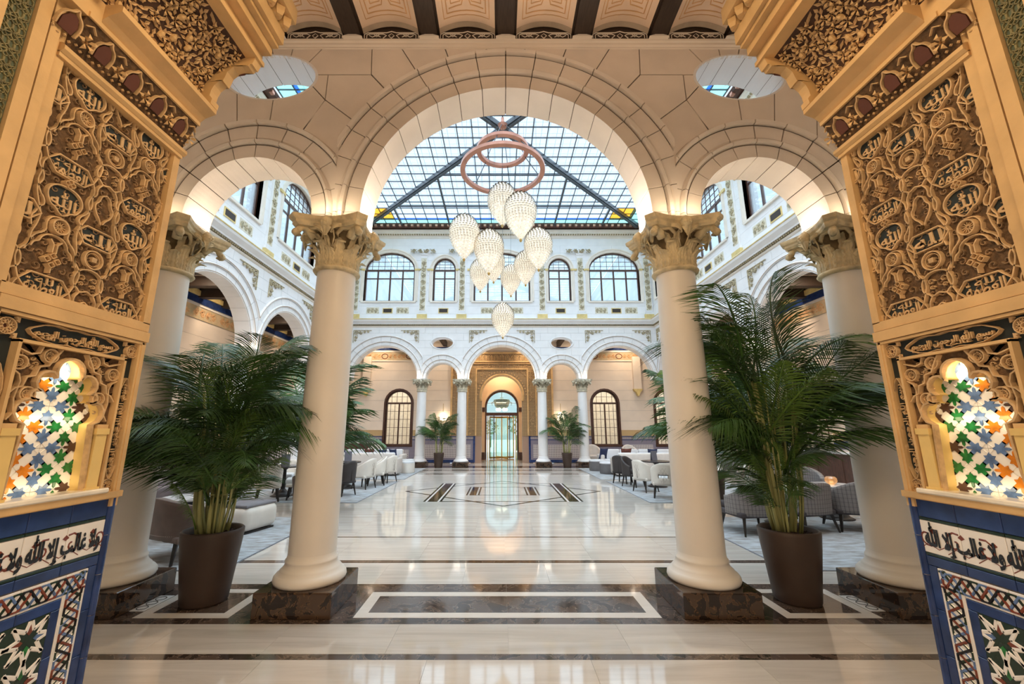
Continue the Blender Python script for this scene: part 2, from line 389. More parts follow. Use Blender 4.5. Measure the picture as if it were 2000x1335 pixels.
def ring_piece(prof, a0, a1, n, uc, zc, cuts=None, sz=1.0, straight=0):
    """closed profile [(r,w)] swept about (uc,zc) from angle a0..a1 (0 = up, towards +u)"""
    mb = MB(); k = len(prof); rows = []
    for i in range(n+1):
        a = a0+(a1-a0)*i/n
        rows.append([(uc+r*sin(a), w_, zc+r*cos(a)*sz) for r, w_ in prof])
    vs = [p for r in rows for p in r]
    fs = [(i*k+j, i*k+(j+1) % k, (i+1)*k+(j+1) % k, (i+1)*k+j) for i in range(n) for j in range(k)]
    fs += [tuple(range(k)), tuple(n*k+j for j in reversed(range(k)))]
    mb.add(vs, fs)
    if cuts:
        for co_, no in cuts:
            if all((Vector(v)-Vector(co_)).dot(Vector(no)) > -1e-6 for v in mb.v): continue
            if all((Vector(v)-Vector(co_)).dot(Vector(no)) < 1e-6 for v in mb.v): return None
            me = mb.mesh('x', []); bm = bmesh.new(); bm.from_mesh(me)
            r = bmesh.ops.bisect_plane(bm, geom=bm.verts[:]+bm.edges[:]+bm.faces[:], plane_co=co_, plane_no=no, clear_inner=True)
            ed = [e for e in r['geom_cut'] if isinstance(e, bmesh.types.BMEdge)]
            if ed: bmesh.ops.holes_fill(bm, edges=ed)
            bm.verts.index_update(); mb = MB(); mb.add([v.co[:] for v in bm.verts], [[v.index for v in f.verts] for f in bm.faces]); bm.free(); bpy.data.meshes.remove(me)
    return mb
def sweep(prof, path, closed=False):
    """prof [(out, z)] , path [(x,y)] with outward = left normal; mitred"""
    P = [Vector(p) for p in path]; m = len(P); k = len(prof); vs = []
    for i in range(m):
        a = (P[i]-P[i-1]).normalized() if (i > 0 or closed) else (P[1]-P[0]).normalized()
        b = (P[(i+1) % m]-P[i]).normalized() if (i < m-1 or closed) else a
        na, nb = Vector((-a.y, a.x)), Vector((-b.y, b.x)); n = (na+nb).normalized(); n = n/max(.3, n.dot(na))
        for o, z in prof: vs.append((P[i].x+n.x*o, P[i].y+n.y*o, z))
    fs = [(i*k+j, ((i+1) % m)*k+j, ((i+1) % m)*k+j+1, i*k+j+1) for i in range(m if closed else m-1) for j in range(k-1)]
    if not closed: fs += [tuple(range(k)), tuple((m-1)*k+j for j in range(k))]
    mb = MB(); mb.add(vs, fs); return mb
def arabic(name, s, h, mt, extr=.002, bold=.0, width=None, res=1):
    c = bpy.data.curves.new(name, 'FONT'); c.body = s; c.extrude = extr/h*1.0; c.offset = bold; c.resolution_u = res
    o = bpy.data.objects.new(name, c); COL.objects.link(o)
    dg = bpy.context.evaluated_depsgraph_get(); dg.update(); me = bpy.data.meshes.new_from_object(o.evaluated_get(dg))
    bpy.data.objects.remove(o); bpy.data.curves.remove(c)
    xs = [v.co.x for v in me.vertices]; ys = [v.co.y for v in me.vertices]; x0, x1, y0, y1 = min(xs), max(xs), min(ys), max(ys)
    sx = (width/(x1-x0)) if width else h/(y1-y0); sy = h/(y1-y0)
    for v in me.vertices: v.co = ((v.co.x-(x0+x1)/2)*sx, -abs(extr)*(1 if v.co.z > 0 else 0)*1.0, (v.co.y-(y0+y1)/2)*sy)
    me.materials.clear(); me.materials.append(mt); me.name = name; return me
W1 = '\ufe94\ufee4\ufec8\ufecc\ufedf\ufe8d'; W2 = '\ufeea\ufee0\ufedf'; ALLAH = '\ufdf2'
MOTTO = '\ufdf2 \ufefb\ufe87 \ufe90\ufedf\ufe8e\ufecf \ufefb\ufeed'
BASM = '\ufee2\ufef4\ufea3\ufeae\ufedf\ufe8d \ufee6\ufee4\ufea3\ufeae\ufedf\ufe8d \ufdf2 \ufee2\ufeb4\ufe91'
# ================================================================== floor
fl = struct('floor', 'polished cream marble floor with dark marble bands', cat='floor')
MB().box(-11, 11, -2.5, 32, -.12, -.006).build('floor_bed', mat('floor_joint', (.40, .36, .32), .5), fl)
TILEM = {}
def tile(x0, x1, y0, y1, m, name='floor_tile', g=.0009, z=0):
    key = (round(x1-x0, 3), round(y1-y0, 3), m.name, z)
    if key not in TILEM:
        a, b = (x1-x0)/2-g, (y1-y0)/2-g
        TILEM[key] = MB().box(-a, a, -b, b, -.006, z).mesh('floor_tile', m)
    return link(name, TILEM[key], fl, T((x0+x1)/2, (y0+y1)/2, 0))
def row(x0, x1, y0, y1, n, m, name='floor_tile', off=0):
    w_ = (x1-x0)/n
    for i in range(n): tile(x0+i*w_, x0+(i+1)*w_, y0, y1, m, name)
row(-4.2, 4.2, 2.4, 2.92, 8, CREAM2); row(-4.2, 4.2, 2.92, 3.43, 7, CREAM2)
row(-5.6, 5.6, 3.43, 3.51, 9, FLDK, 'dark_band')
row(-5.6, 5.6, 3.51, 3.995, 12, CREAM)
row(-7.2, 7.2, 3.995, 4.105, 12, FLDK, 'dark_band'); row(-7.2, 7.2, 4.80, 4.94, 12, FLDK, 'dark_band')
row(-7.2, 7.2, 4.105, 4.80, 10, FLDK, 'dark_band')
def frame_panel(x0, x1, y0, y1, t, m, name='inlay_frame'):
    mb = MB(); z = .0012
    o = [(x0, y0), (x1, y0), (x1, y1), (x0, y1)]; i = [(x0+t, y0+t), (x1-t, y0+t), (x1-t, y1-t), (x0+t, y1-t)]
    for k in range(4):
        a, b, c, d = o[k], o[(k+1) % 4], i[(k+1) % 4], i[k]
        mb.add([(p[0], p[1], 0) for p in (a, b, c, d)]+[(p[0], p[1], z) for p in (a, b, c, d)], [(4, 5, 6, 7), (0, 1, 5, 4), (1, 2, 6, 5), (2, 3, 7, 6), (3, 0, 4, 7)])
    mb.build(name, m, fl)
frame_panel(-1.385, 1.385, 4.115, 4.71, .105, WHMARB)
for s in (-1, 1):
    a, b = sorted((s*2.5, s*3.36)); frame_panel(a, b, 4.11, 4.79, .1, WHMARB)
    g = MB(); a, b = sorted((s*3.37, s*3.52)); g.box(a, b, 4.25, 4.62, 0, .002)
    for k in range(3): g.tube([((a+b)/2+.045*cos(t*pi/6), 4.32+k*.11+.045*sin(t*pi/6), .0025) for t in range(13)], .004, 4, 1)
    g.build('floor_vent', [WHITET, BLACKT], fl)
    row(*sorted((s*3.4, s*7.2)), 4.94, 5.6, 3, CREAM)
XE = 3.38
row(-XE, XE, 4.94, 5.62, 7, CREAM); row(-XE, XE, 5.62, 5.66, 2, WHMARB, 'inlay_line'); row(-XE, XE, 5.66, 5.78, 7, FLDK, 'dark_band'); row(-XE, XE, 5.78, 5.81, 2, WHMARB, 'inlay_line')
row(-XE, XE, 5.81, 6.92, 6, CREAM2); row(-XE, XE, 6.92, 6.97, 4, FLDK, 'dark_band')
y = 6.97; k = 0
while y < 15.9:
    row(-XE, XE, y, min(y+.742, 15.9), 7, CREAM); y += .742; k += 1
row(-XE, XE, 15.9, 16.12, 5, WHMARB, 'inlay_line'); row(-XE, XE, 16.12, 16.4, 7, FLDK, 'dark_band'); row(-XE, XE, 16.4, 17.6, 7, CREAM)
row(-XE, XE, 17.6, 17.9, 7, FLDK, 'dark_band'); row(-XE, XE, 17.9, 18.8, 6, CREAM)
MB().box(-7.25, 7.25, 18.8, 19.8, -.006, 0).build('dark_band', FLDK, fl)
MB().box(-10, 10, 19.8, 22, -.006, 0).build('gallery_paving', CREAM, fl)
MB().box(-4, 4, 22, 31.5, -.006, 0).build('entrance_paving', CREAM, fl)
for s in (-1, 1):
    a, b = sorted((s*3.38, s*10)); MB().box(a, b, 5.6, 18.8, -.006, -.0005).build('lounge_paving', CREAM, fl)
# star inlay
def inlay(p, q, wd, m, name='star_inlay', z=.0015):
    a, b = Vector(p), Vector(q); t = (b-a).normalized(); n = Vector((-t.y, t.x))*wd/2
    c = [a+n, b+n, b-n, a-n][::-1]
    MB().add([(v.x, v.y, 0) for v in c]+[(v.x, v.y, z) for v in c], [(4, 5, 6, 7), (0, 1, 5, 4), (1, 2, 6, 5), (2, 3, 7, 6), (3, 0, 4, 7)]).build(name, m, fl)
c = 11.82
for p, q in (((-2.65, c), (0, 9.6)), ((0, 9.6), (2.65, c)), ((2.65, c), (0, 14.05)), ((0, 14.05), (-2.65, c))): inlay(p, q, .075, BLACKT)
for yy in (10.2, 13.42): inlay((-1.7, yy), (1.7, yy), .06, BLACKT, z=.002)
for yy in (11.15, 12.62): inlay((-.8, yy), (.8, yy), .05, BLACKT, z=.002)
for s in (-1, 1):
    inlay((s*1.66, 10.17), (s*1.66, 13.45), .23, DKMARB, z=.003); inlay((s*.78, 11.12), (s*.78, 12.65), .17, DKMARB, z=.003)
    for dx in (-.19, .19):
        inlay((s*(1.66+dx), 10.17), (s*(1.66+dx), 13.45), .05, BLACKT, z=.0025); inlay((s*(1.66+dx*.74), 10.17), (s*(1.66+dx*.74), 13.45), .045, WHITET, z=.0025)
        inlay((s*(.78+dx*.8), 11.12), (s*(.78+dx*.8), 12.65), .04, BLACKT, z=.0025)
# ================================================================== columns
def leaf_fn(w_, h, curl, lob, R):
    def f(u, v):
        a = (u-.5)*2; env = (1-.30*v)*(1-max(0, v-.84)/.16*.7)*(.92+.30*(abs(sin(v*lob*pi))-.5)); 
        out = R+.016+.026*(1-a*a)+.009*cos(a*11)-.010*(1-min(1, abs(a)*6))+curl*max(0, (v-.45)/.55)**2.2; zz = h*v-max(0, v-.86)*h*1.15
        return (a*w_*.5*env, out, zz)
    return f
def cherub(mb, M, r=.05):
    mb.lathe([(r*sin(t)*(1 if t < 2 else .9), -r*1.12*cos(t)) for t in [pi*i/8 for i in range(9)]], 12, (0, 0, 0), 0, M)
    for i in range(16):   # curls of hair
        a = -1.9+3.8*i/15; q = M @ T(r*.86*sin(a), -.006+r*.1, r*.98*cos(a)*.95+.004); mb.lathe([(0, -r*.24), (r*.24, 0), (0, r*.24)], 6, (0, 0, 0), 0, q)
    for s in (-1, 1):
        mb.lathe([(0, -r*.14), (r*.15, 0), (0, r*.14)], 6, (s*r*.36, -r*.88, r*.05), 0, M); mb.lathe([(0, -r*.3), (r*.28, 0), (0, r*.3)], 8, (s*r*.42, -r*.72, -r*.28), 0, M)
    mb.lathe([(0, -r*.2), (r*.14, -r*.1), (0, r*.25)], 6, (0, -r*1.0, -r*.1), 0, M); mb.box(-r*.22, r*.22, -r*1.0, -r*.8, -r*.52, -r*.44, 0, M)
def capital_parts(parent, h=.585, capm=CAP, r=.205):
    MB().lathe([(r-.02, -.004), (r+.005, 0), (r+.035, .005), (r+.048, .025), (r+.035, .045), (r+.005, .055), (r-.03, .06)], 36).build('astragal', capm, parent, True)
    MB().lathe([(r-.03, .05), (r-.035, .07), (r-.03, .25), (r-.0, .38), (r+.05, h-.12), (r+.07, h-.09)], 32).build('bell', BELL_SHADE if capm is CAP else capm, parent, True)
    L1 = MB().grid(leaf_fn(.150, .20, .115, 4, r-.012), 16, 24).mesh('leaf', capm, True)
    L2 = MB().grid(leaf_fn(.145, .315, .13, 5, r-.018), 16, 28).mesh('leaf', capm, True)
    L3 = MB().grid(leaf_fn(.085, .40, .16, 6, r-.02), 12, 28).mesh('leaf', capm, True)
    for i in range(8):
        link('leaf', L1, parent, RZ(i*pi/4) @ T(0, 0, .05)); link('leaf', L2, parent, RZ(i*pi/4+pi/8) @ T(0, 0, .05))
    for i in range(8): link('leaf', L3, parent, RZ(i*pi/4+.2*(1 if i % 2 else -1)) @ T(0, 0, .05))
    # corner scroll figures and curling volutes
    vb = MB(); fb = MB()
    for s in (-1, 1):
        pts = [(s*.03+s*.018*cos(a)*(1-a/16), -(r+.10), h-.155+.03*sin(a)*(1-a/16)) for a in [k*.55 for k in range(24)]]
        vb.tube(pts[::-1]+[(s*.055, -(r+.08), h-.22), (s*.02, -(r+.04), h-.32)], .009, 5)
    vme = vb.mesh('volute', capm, True)
    fb.tube([(0, .0, 0), (0, -.05, .05), (0, -.11, .09), (0, -.16, .07), (0, -.19, .02), (0, -.175, -.03), (0, -.15, -.02)], .03, 8, rs=[.05, .05, .042, .034, .04, .03, .012])
    for s in (-1, 1): fb.tube([(s*.02, -.08, .08), (s*.10, -.02, .08), (s*.135, .04, .02), (s*.11, .02, -.06), (s*.06, -.03, -.08)], .022, 7, rs=[.028, .026, .022, .018, .01])
    cherub(fb, T(0, -.205, .0) @ SC(.9), .046); fme = fb.mesh('corner_figure', capm, True)
    hb = MB(); cherub(hb, T(0, -.01, 0), .062)
    for s in (-1, 1): hb.grid(lambda u, v, s=s: (s*(.04+.11*u), .03-.03*sin(u*pi)-.010*cos(v*14), -.03-.07*v*(1-u*.5)+.03*u), 10, 10)
    hb.grid(lambda u, v: ((u-.5)*.12*(1-v*.8), -.01-.035*sin(u*pi)*(1-v)-.006*cos(u*16), -.055-.10*v), 12, 5)
    hme = hb.mesh('cherub_head', capm, True)
    for i in range(4):
        link('volute', vme, parent, RZ(i*pi/2)); link('cherub_head', hme, parent, RZ(i*pi/2) @ T(0, -(r+.175), h-.10))
        link('corner_figure', fme, parent, RZ(i*pi/2+pi/4) @ T(0, -(r+.07), h-.19))
    ab = MB(); q = .43; rows = []
    for off, z in ((0.88, h-.115), (.93, h-.09), (.93, h-.065), (.985, h-.045), (1.0, h-.02), (1.0, h)):
        ring = []
        for kx in range(4):
            for j in range(9):
                t = j/8; x = -q+.085+t*(2*q-.17); d = q-.10*sin(pi*t); v = RZ(kx*pi/2) @ Vector((x*off, -d*off, 0)); ring.append((v.x, v.y, z))
        rows.append(ring)
    n = 36; ab.add([p for r_ in rows for p in r_], [(j*n+i, j*n+(i+1) % n, (j+1)*n+(i+1) % n, (j+1)*n+i) for j in range(5) for i in range(n)]+[tuple(range(n-1, -1, -1)), tuple(5*n+i for i in range(n))])
    ab.build('abacus', capm, parent)
def make_column(label, capm, group, shaftm):
    t = thing('column', label, 'column', (0, 0, 0), 0, group)
    p = MB(); p.rbox(-.355, .355, -.355, .355, 0, .216, .006, seg=1); p.build('plinth', DKMARB, t)
    MB().lathe([(.30, .216), (.325, .222), (.335, .245), (.33, .275), (.31, .30), (.285, .31), (.28, .33), (.262, .345), (.245, .37), (.238, .395), (.243, .405), (.24, .418), (.228, .43), (.222, .47)], 40).build('base', shaftm, t, True)
    MB().lathe([(.222, .468), (.2225, 1.2), (.221, 2.0), (.212, 2.9), (.205, 3.36)], 40).build('shaft', shaftm, t, True)
    c = bpy.data.objects.new('capital', None); COL.objects.link(c); c.parent = t; c.location = (0, 0, 3.36); capital_parts(c, .565, capm); return t
FY = 4.18; BY = 4.62; CY = 4.43
nc = make_column('near column left of the central arch, cream shaft on a dark marble plinth', CAP, 'columns of the near arcade', SHAFT)
nc.location = (-1.93, CY, 0)
copy_tree(nc, (1.93, CY, 0), 0, 'near column right of the central arch, cream shaft on a dark marble plinth')
copy_tree(nc, (-3.86, CY, 0), 0, 'column partly hidden behind the left carved jamb, beside the brown armchair')
copy_tree(nc, (3.86, CY, 0), 0, 'column partly hidden behind the right carved jamb, behind the right potted palm')
fc = make_column('far column left of the entrance, slim white shaft, inner one of the left pair', CAPF, 'columns of the far arcade', WHITE)
fc.location = (-1.87, 19.33, 0)
copy_tree(fc, (1.87, 19.33, 0), 0, 'far column right of the entrance, inner one of the right pair')
copy_tree(fc, (-3.75, 19.33, 0), 0, 'far column left of the far left potted palm, outer one of the left pair')
copy_tree(fc, (3.75, 19.33, 0), 0, 'far column right of the far right potted palm, outer one of the right pair')
for i, yy in enumerate((8.10, 11.77, 15.43)):
    w3 = ('first', 'second', 'third')[i]
    copy_tree(fc, (-7.6, yy, 0), 0, f'{w3} white column of the left side arcade counted from the camera', 'columns of the left side arcade')
    copy_tree(fc, (7.6, yy, 0), 0, f'{w3} white column of the right side arcade counted from the camera', 'columns of the right side arcade')
# ================================================================== near arcade wall
ZS = 3.93
wf = struct('wall_front', 'near arcade wall of cream stone blocks with three arches', (0, FY, 0), cat='wall')
ZC = 4.02
ovals = [(-2.82, 5.80, .53, .31, None), (2.82, 5.80, .53, .31, None)]
Ho = [(0, ZC, 1.64, 1.64, ZS), (-2.89, ZC-.03, .73, .73, ZS), (2.89, ZC-.03, .73, .73, ZS), (-5.78, ZC, 1.64, 1.64, ZS), (5.78, ZC, 1.64, 1.64, ZS)]
core = slab(strips(-7.6, 7.6, ZS, 6.9, Ho+[(o[0], o[1], .54, .32, None) for o in ovals]), .03, BY-FY-.01)
core.build('wall_core', JOINT, wf)
Hr = [(0, ZC, 2.14, 2.14, ZS, 1.93), (-2.89, ZC-.03, 1.185, 1.185, ZS, .96), (2.89, ZC-.03, 1.185, 1.185, ZS, .96), (-5.78, ZC, 2.14, 2.14, ZS, 1.93), (5.78, ZC, 2.14, 2.14, ZS, 1.93)]
st = strips(-7.6, 7.6, ZS, 6.25, Hr+ovals)
def W(px, py):
    Y = (667.5-py)/803; th = radians(12); d = cos(th)-Y*sin(th); z = sin(th)+Y*cos(th)
    return ((px-978)/803/d*FY-.06, 1.65+z/d*FY)
cells = [[(949, 60), (856, 60), (905, 190), (950, 190)], [(856, 60), (762, 60), (850, 196), (905, 190)], [(762, 60), (728, 60), (725, 145), (800, 224), (850, 196)],
         [(728, 60), (665, 60), (579, 146), (725, 146)], [(665, 60), (580, 60), (560, 146), (579, 146)], [(580, 60), (525, 60), (540, 146), (560, 146)],
         [(525, 60), (400, 60), (400, 146), (540, 146)], [(725, 146), (641, 146), (635, 195), (735, 268), (800, 224)], [(641, 146), (590, 146), (635, 195)],
         [(635, 195), (735, 268), (690, 430), (600, 430), (583, 262)], [(590, 146), (541, 146), (525, 250), (583, 270), (635, 195)], [(541, 146), (463, 146), (463, 260), (525, 250)],
         [(463, 146), (380, 146), (380, 300), (463, 260)], [(400, 60), (300, 60), (300, 146), (400, 146)], [(380, 146), (300, 146), (300, 330), (380, 330)], [(300, 60), (150, 60), (150, 200), (300, 200)]]
cw = [[W(*p) for p in c_] for c_ in cells]
allc = cw+[[(-x, z) for x, z in c_] for c_ in cw]+[[(W(949, 60)[0], 6.4), (-W(949, 60)[0], 6.4), (.2, 5.8), (-.2, 5.8)]]
for c_ in allc: block('stone_block', st, c_, 0, .035, .006, STONE, wf)
def voussoirs(parent, uc, zc, prof, n, m, cuts, gap=.009, seg=4, zstraight=None, name='voussoir'):
    a = pi/n; cache = None; r0 = min(p[0] for p in prof)
    for i in range(n):
        a0, a1 = -pi/2+i*a, -pi/2+(i+1)*a
        mb = ring_piece(prof, a0+gap/r0/2, a1-gap/r0/2, seg, uc, zc, cuts)
        if mb: mb.build(name, m, parent)
    if zstraight is not None and zc-zstraight > .005:
        for s in (-1, 1):
            vs = [(uc+s*r, w_, zstraight) for r, w_ in prof]+[(uc+s*r, w_, zc-gap/2) for r, w_ in prof]; k = len(prof)
            mb = MB().add(vs, [(j, (j+1) % k, (j+1) % k+k, j+k) for j in range(k)]+[tuple(range(k)), tuple(range(2*k-1, k-1, -1))])
            me = mb.mesh('x', m); bm = bmesh.new(); bm.from_mesh(me)
            for co_, no in cuts or []:
                rr = bmesh.ops.bisect_plane(bm, geom=bm.verts[:]+bm.edges[:]+bm.faces[:], plane_co=co_, plane_no=no, clear_inner=True)
            bm.to_mesh(me); bm.free()
            if len(me.polygons): mb.fixn(me); link('arch_springer', me, parent)
def arch_prof(ri, ro, D, k=1.0):
    t = ro-ri
    return [(ri, D), (ri, 0), (ri+t*.33, 0), (ri+t*.33, .02*k), (ri+t*.36, .02*k), (ri+t*.37, -.035*k), (ri+t*.43, -.045*k), (ri+t*.47, -.02*k), (ri+t*.49, 0), (ri+t*.52, -.012*k), (ri+t*.84, -.012*k), (ri+t*.84, .01*k), (ri+t*.87, .01*k), (ri+t*.88, -.05*k), (ri+t*.95, -.06*k), (ro-.005, -.03*k), (ro, 0), (ro, .05), (ri+.03, .05), (ri+.03, D)]
def arc_bead(parent, uc, zc, r, x0, x1, m, rad, w_=0, z0=None, name='archivolt_bead'):
    P = []; n = 60
    if z0 is not None and zc > z0: P = [(uc-r, w_, z0)]
    P += [(uc-r*cos(pi*i/n), w_, zc+r*sin(pi*i/n)) for i in range(n+1)]
    P = [p for p in P if x0 <= p[0] <= x1]
    if len(P) > 2: mb = MB(); mb.tube(P, rad, 5); mb.build(name, m, parent, True)
BEADN = mat('beige_bead', (.55, .44, .34), .6)
D_ = BY-FY
for uc, ri, ro, n in ((0, 1.63, 2.15, 18), (-2.89, .72, 1.195, 10), (2.89, .72, 1.195, 10), (-5.78, 1.63, 2.15, 18), (5.78, 1.63, 2.15, 18)):
    hw = 1.93 if ri > 1 else .96; zc = ZC if ri > 1 else ZC-.03
    for fr, w2 in ((.33, -.001), (.515, -.004), (.865, -.002), (1.0, -.002)): arc_bead(wf, uc, zc, ri+(ro-ri)*fr, uc-hw, uc+hw, JOINT, .0026, w2)
    voussoirs(wf, uc, zc, arch_prof(ri, ro, D_), n, STONE, [((uc-hw, 0, 0), (1, 0, 0)), ((uc+hw, 0, 0), (-1, 0, 0))], zstraight=ZS)
for o in ovals:   # round window linings
    n = 14
    for i in range(n):
        a0, a1 = 2*pi*i/n+.006, 2*pi*(i+1)/n-.006; pr = [(1.0, -.002), (1.0, D_), (1.06, D_), (1.06, -.002)]; mb = MB(); rows = []
        for j in range(5):
            a = a0+(a1-a0)*j/4; rows += [(o[0]+.53*r*cos(a), w_, o[1]+.31*r*sin(a)) for r, w_ in pr]
        mb.add(rows, [(j*4+q, j*4+(q+1) % 4, (j+1)*4+(q+1) % 4, (j+1)*4+q) for j in range(4) for q in range(4)]); mb.build('oculus_lining', WHITE, wf)
cor = sweep([(0, 6.20), (.012, 6.205), (.012, 6.222), (.03, 6.235), (.03, 6.262), (.05, 6.275), (.052, 6.30), (0, 6.30)], [(7.6, 0), (-7.6, 0)])
for v in range(len(cor.v)): cor.v[v] = (cor.v[v][0], cor.v[v][1], cor.v[v][2])
cor.build('cornice_molding', IVORY, wf)
# ================================================================== near ceiling : beams, painted vaults, pierced panels
ce = struct('ceiling', 'ceiling of dark beams and painted vaults', cat='ceiling')
ZB = 6.325
for k in range(-8, 9):
    x = k*.93
    b = MB(); b.box(x-.10, x+.10, .2, FY-.05, ZB, ZB+.30); b.box(x-.13, x+.13, .2, FY-.05, ZB+.05, ZB+.30)
    b.build('beam', WOODD, ce)
    MB().prism([(x-.12, 6.30), (x-.08, 6.315), (x-.03, 6.33), (x+.03, 6.33), (x+.08, 6.315), (x+.12, 6.30)], FY-.09, FY-.05).build('beam_shoe', IVORY, ce)
    if k == 8: break
    x0, x1 = x+.13, x+.80; xc = (x0+x1)/2
    def vz(u): return 6.375+.11*(1-(2*u-1)**2)
    MB().grid(lambda u, v: (x0+(x1-x0)*u, .2+(FY-.10-.2)*v, vz(u)), 12, 1).build('vault', VAULT, ce, True)
    e = MB(); e.grid(lambda u, v: (x0+(x1-x0)*u, FY-.12+.06*v, vz(u)-.004-.012*v), 12, 1); e.grid(lambda u, v: (x0+(x1-x0)*u, FY-.06, vz(u)-.016+.1*v), 12, 1)
    e.build('vault_rim', mat('vault_rim_paint', (.45, .36, .27), .6), ce, True)
    MB().box(x0-.02, x1+.02, FY-.045, FY+.02, 6.30, 6.70).build('frieze_board', WOODD, ce)
    pn = MB(); yy = -.0
    def rib(pts, closed=False, w_=.011): pn.ribbon(pts, w_, .006, 0, T(0, FY-.045, 0), closed)
    zc = 6.352; hh = .040
    rib([(xc-.33, zc-hh), (xc-.33, zc+hh*.4), (xc-.29, zc+hh), (xc-.06, zc+hh), (xc, zc+hh*1.5), (xc+.06, zc+hh), (xc+.29, zc+hh), (xc+.33, zc+hh*.4), (xc+.33, zc-hh)])
    rib([(xc-.30, zc-hh), (xc-.30, zc+hh*.2), (xc-.27, zc+hh*.55), (xc-.10, zc+hh*.55), (xc-.06, zc), (xc-.1, zc-hh)])
    rib([(xc+.30, zc-hh), (xc+.30, zc+hh*.2), (xc+.27, zc+hh*.55), (xc+.10, zc+hh*.55), (xc+.06, zc), (xc+.1, zc-hh)])
    for s in (-1, 1):
        rib([(xc+s*.035, zc-hh*.1), (xc, zc+hh*.75), (xc-s*.035, zc-hh*.1), (xc, zc-hh)], False, .009)
        rib([(xc+s*.13, zc-hh*.6), (xc+s*.18, zc+hh*.1), (xc+s*.23, zc-hh*.6), (xc+s*.27, zc)], False, .009)
        rib([(xc+s*.15, zc+hh*.25), (xc+s*.18, zc-hh*.5), (xc+s*.21, zc+hh*.25)], False, .008)
    pn.build('pierced_panel', IVORY, ce)
    # painted ornament, thin raised lines following the vault
    pt = MB(); pd = MB()
    def on(u, yv, d=.003): uu = min(max(u, .02), .98); return (x0+(x1-x0)*uu, yv, vz(uu)-d)
    def line(pts, w_=.007, tgt=None):
        w_ *= 1.5
        P = [];
        for (a, b), (c_, d_) in zip(pts, pts[1:]):
            P += [on(a+(c_-a)*t/6, b+(d_-b)*t/6) for t in range(6)]
        P.append(on(*pts[-1])); (tgt or pt).tube(P, w_, 4, flat=.3)
    for yy in (FY-.20,):
        ye = 1.6
        line([(.10, yy), (.90, yy), (.90, ye), (.10, ye), (.10, yy)], .004); line([(.16, yy-.05), (.84, yy-.05), (.84, ye), (.16, ye), (.16, yy-.05)], .006)
        line([(.20, yy-.10), (.42, yy-.12), (.50, yy-.30), (.58, yy-.12), (.80, yy-.10)], .006); line([(.24, yy-.15), (.40, yy-.16), (.46, yy-.28), (.24, yy-.30), (.24, yy-.15)], .005); line([(.76, yy-.15), (.60, yy-.16), (.54, yy-.28), (.76, yy-.30), (.76, yy-.15)], .005)
        for s in (-1, 1):
            for q in range(4): line([(.5+s*(.06+.07*q), yy-.20-.02*q), (.5+s*(.09+.07*q), yy-.235), (.5+s*(.11+.07*q), yy-.20)], .004)
        line([(.22, yy-.36), (.5, yy-.50), (.78, yy-.36)], .008); line([(.3, yy-.8), (.5, yy-.6), (.7, yy-.8), (.5, yy-1.0), (.3, yy-.8)], .007)
        rr = random.Random(k)
        for q in range(70):
            a = rr.uniform(0, 2*pi); r_ = rr.choice((.10, .14, .18, .22)); u = .5+r_*1.35*cos(a); v = yy-.72+r_*sin(a)*1.2
            line([(u-.008, v-.012), (u+.008, v+.012)], .006, pd)
    pt.build('painted_ornament', PAINTO, ce); pd.build('painted_scrollwork', PAINTD, ce)
MB().box(-8, 8, -2.5, FY+.4, 6.85, 7.0).build('roof_slab', IVORY, ce)
# dark timber above the wall line up to the slab, and gallery ceilings round the court
for s in (-1, 1):
    for k in range(13):
        yy = 5.2+k*1.12; b = MB(); b.box(*sorted((s*7.8, s*10)), yy-.12, yy+.12, 5.9, 6.2); b.build('gallery_beam', WOODD, ce)
    MB().box(*sorted((s*7.8, s*10.2)), 4.6, 22, 6.22, 6.3).build('gallery_ceiling', mat('gallery_plaster', (.75, .62, .50), .7), ce)
for k in range(15): MB().box(-7.0+k-.1, -7.0+k+.1, 19.8, 21.4, 5.95, 6.2).build('gallery_beam', WOODD, ce)
MB().box(-10, 10, 19.8, 22, 6.22, 6.3).build('gallery_ceiling', IVORY, ce)
# ================================================================== ornament generator
def scroll_mesh(name, L, Wd, m, n=4, h=.03, seed=0):
    """vine of alternating spirals with leaves, length L along z, width Wd along x, raised towards -y"""
    mb = MB(); rr = random.Random(seed); sg = L/n
    for i in range(n):
        s = 1 if i % 2 else -1; zc = sg*(i+.5)
        pts = [(s*Wd*.08+s*Wd*.30*(1-t/14)*cos(t*.75+pi), zc+sg*.34*(1-t/14)*sin(t*.75+pi)) for t in range(13)]
        mb.ribbon([(0, sg*i)]+pts, Wd*.16, h)
        mb.ribbon([(0, sg*i), (-s*Wd*.25, sg*(i+.3)), (-s*Wd*.32, sg*(i+.55))], Wd*.18, h*.8)
        for q in range(7):
            a = rr.uniform(0, 2*pi); cx, cz = rr.uniform(-.38, .38)*Wd, sg*(i+rr.random()); l = Wd*rr.uniform(.12, .2)
            dx, dz = cos(a)*l, sin(a)*l
            mb.add([(cx-dx, 0, cz-dz), (cx+dz*.5, 0, cz-dx*.5), (cx+dx, 0, cz+dz), (cx-dz*.5, 0, cz+dx*.5), (cx, -h*.9, cz)], [(0, 1, 4), (1, 2, 4), (2, 3, 4), (3, 0, 4)])
    me = mb.mesh(name, m); return mb.fixn(me)
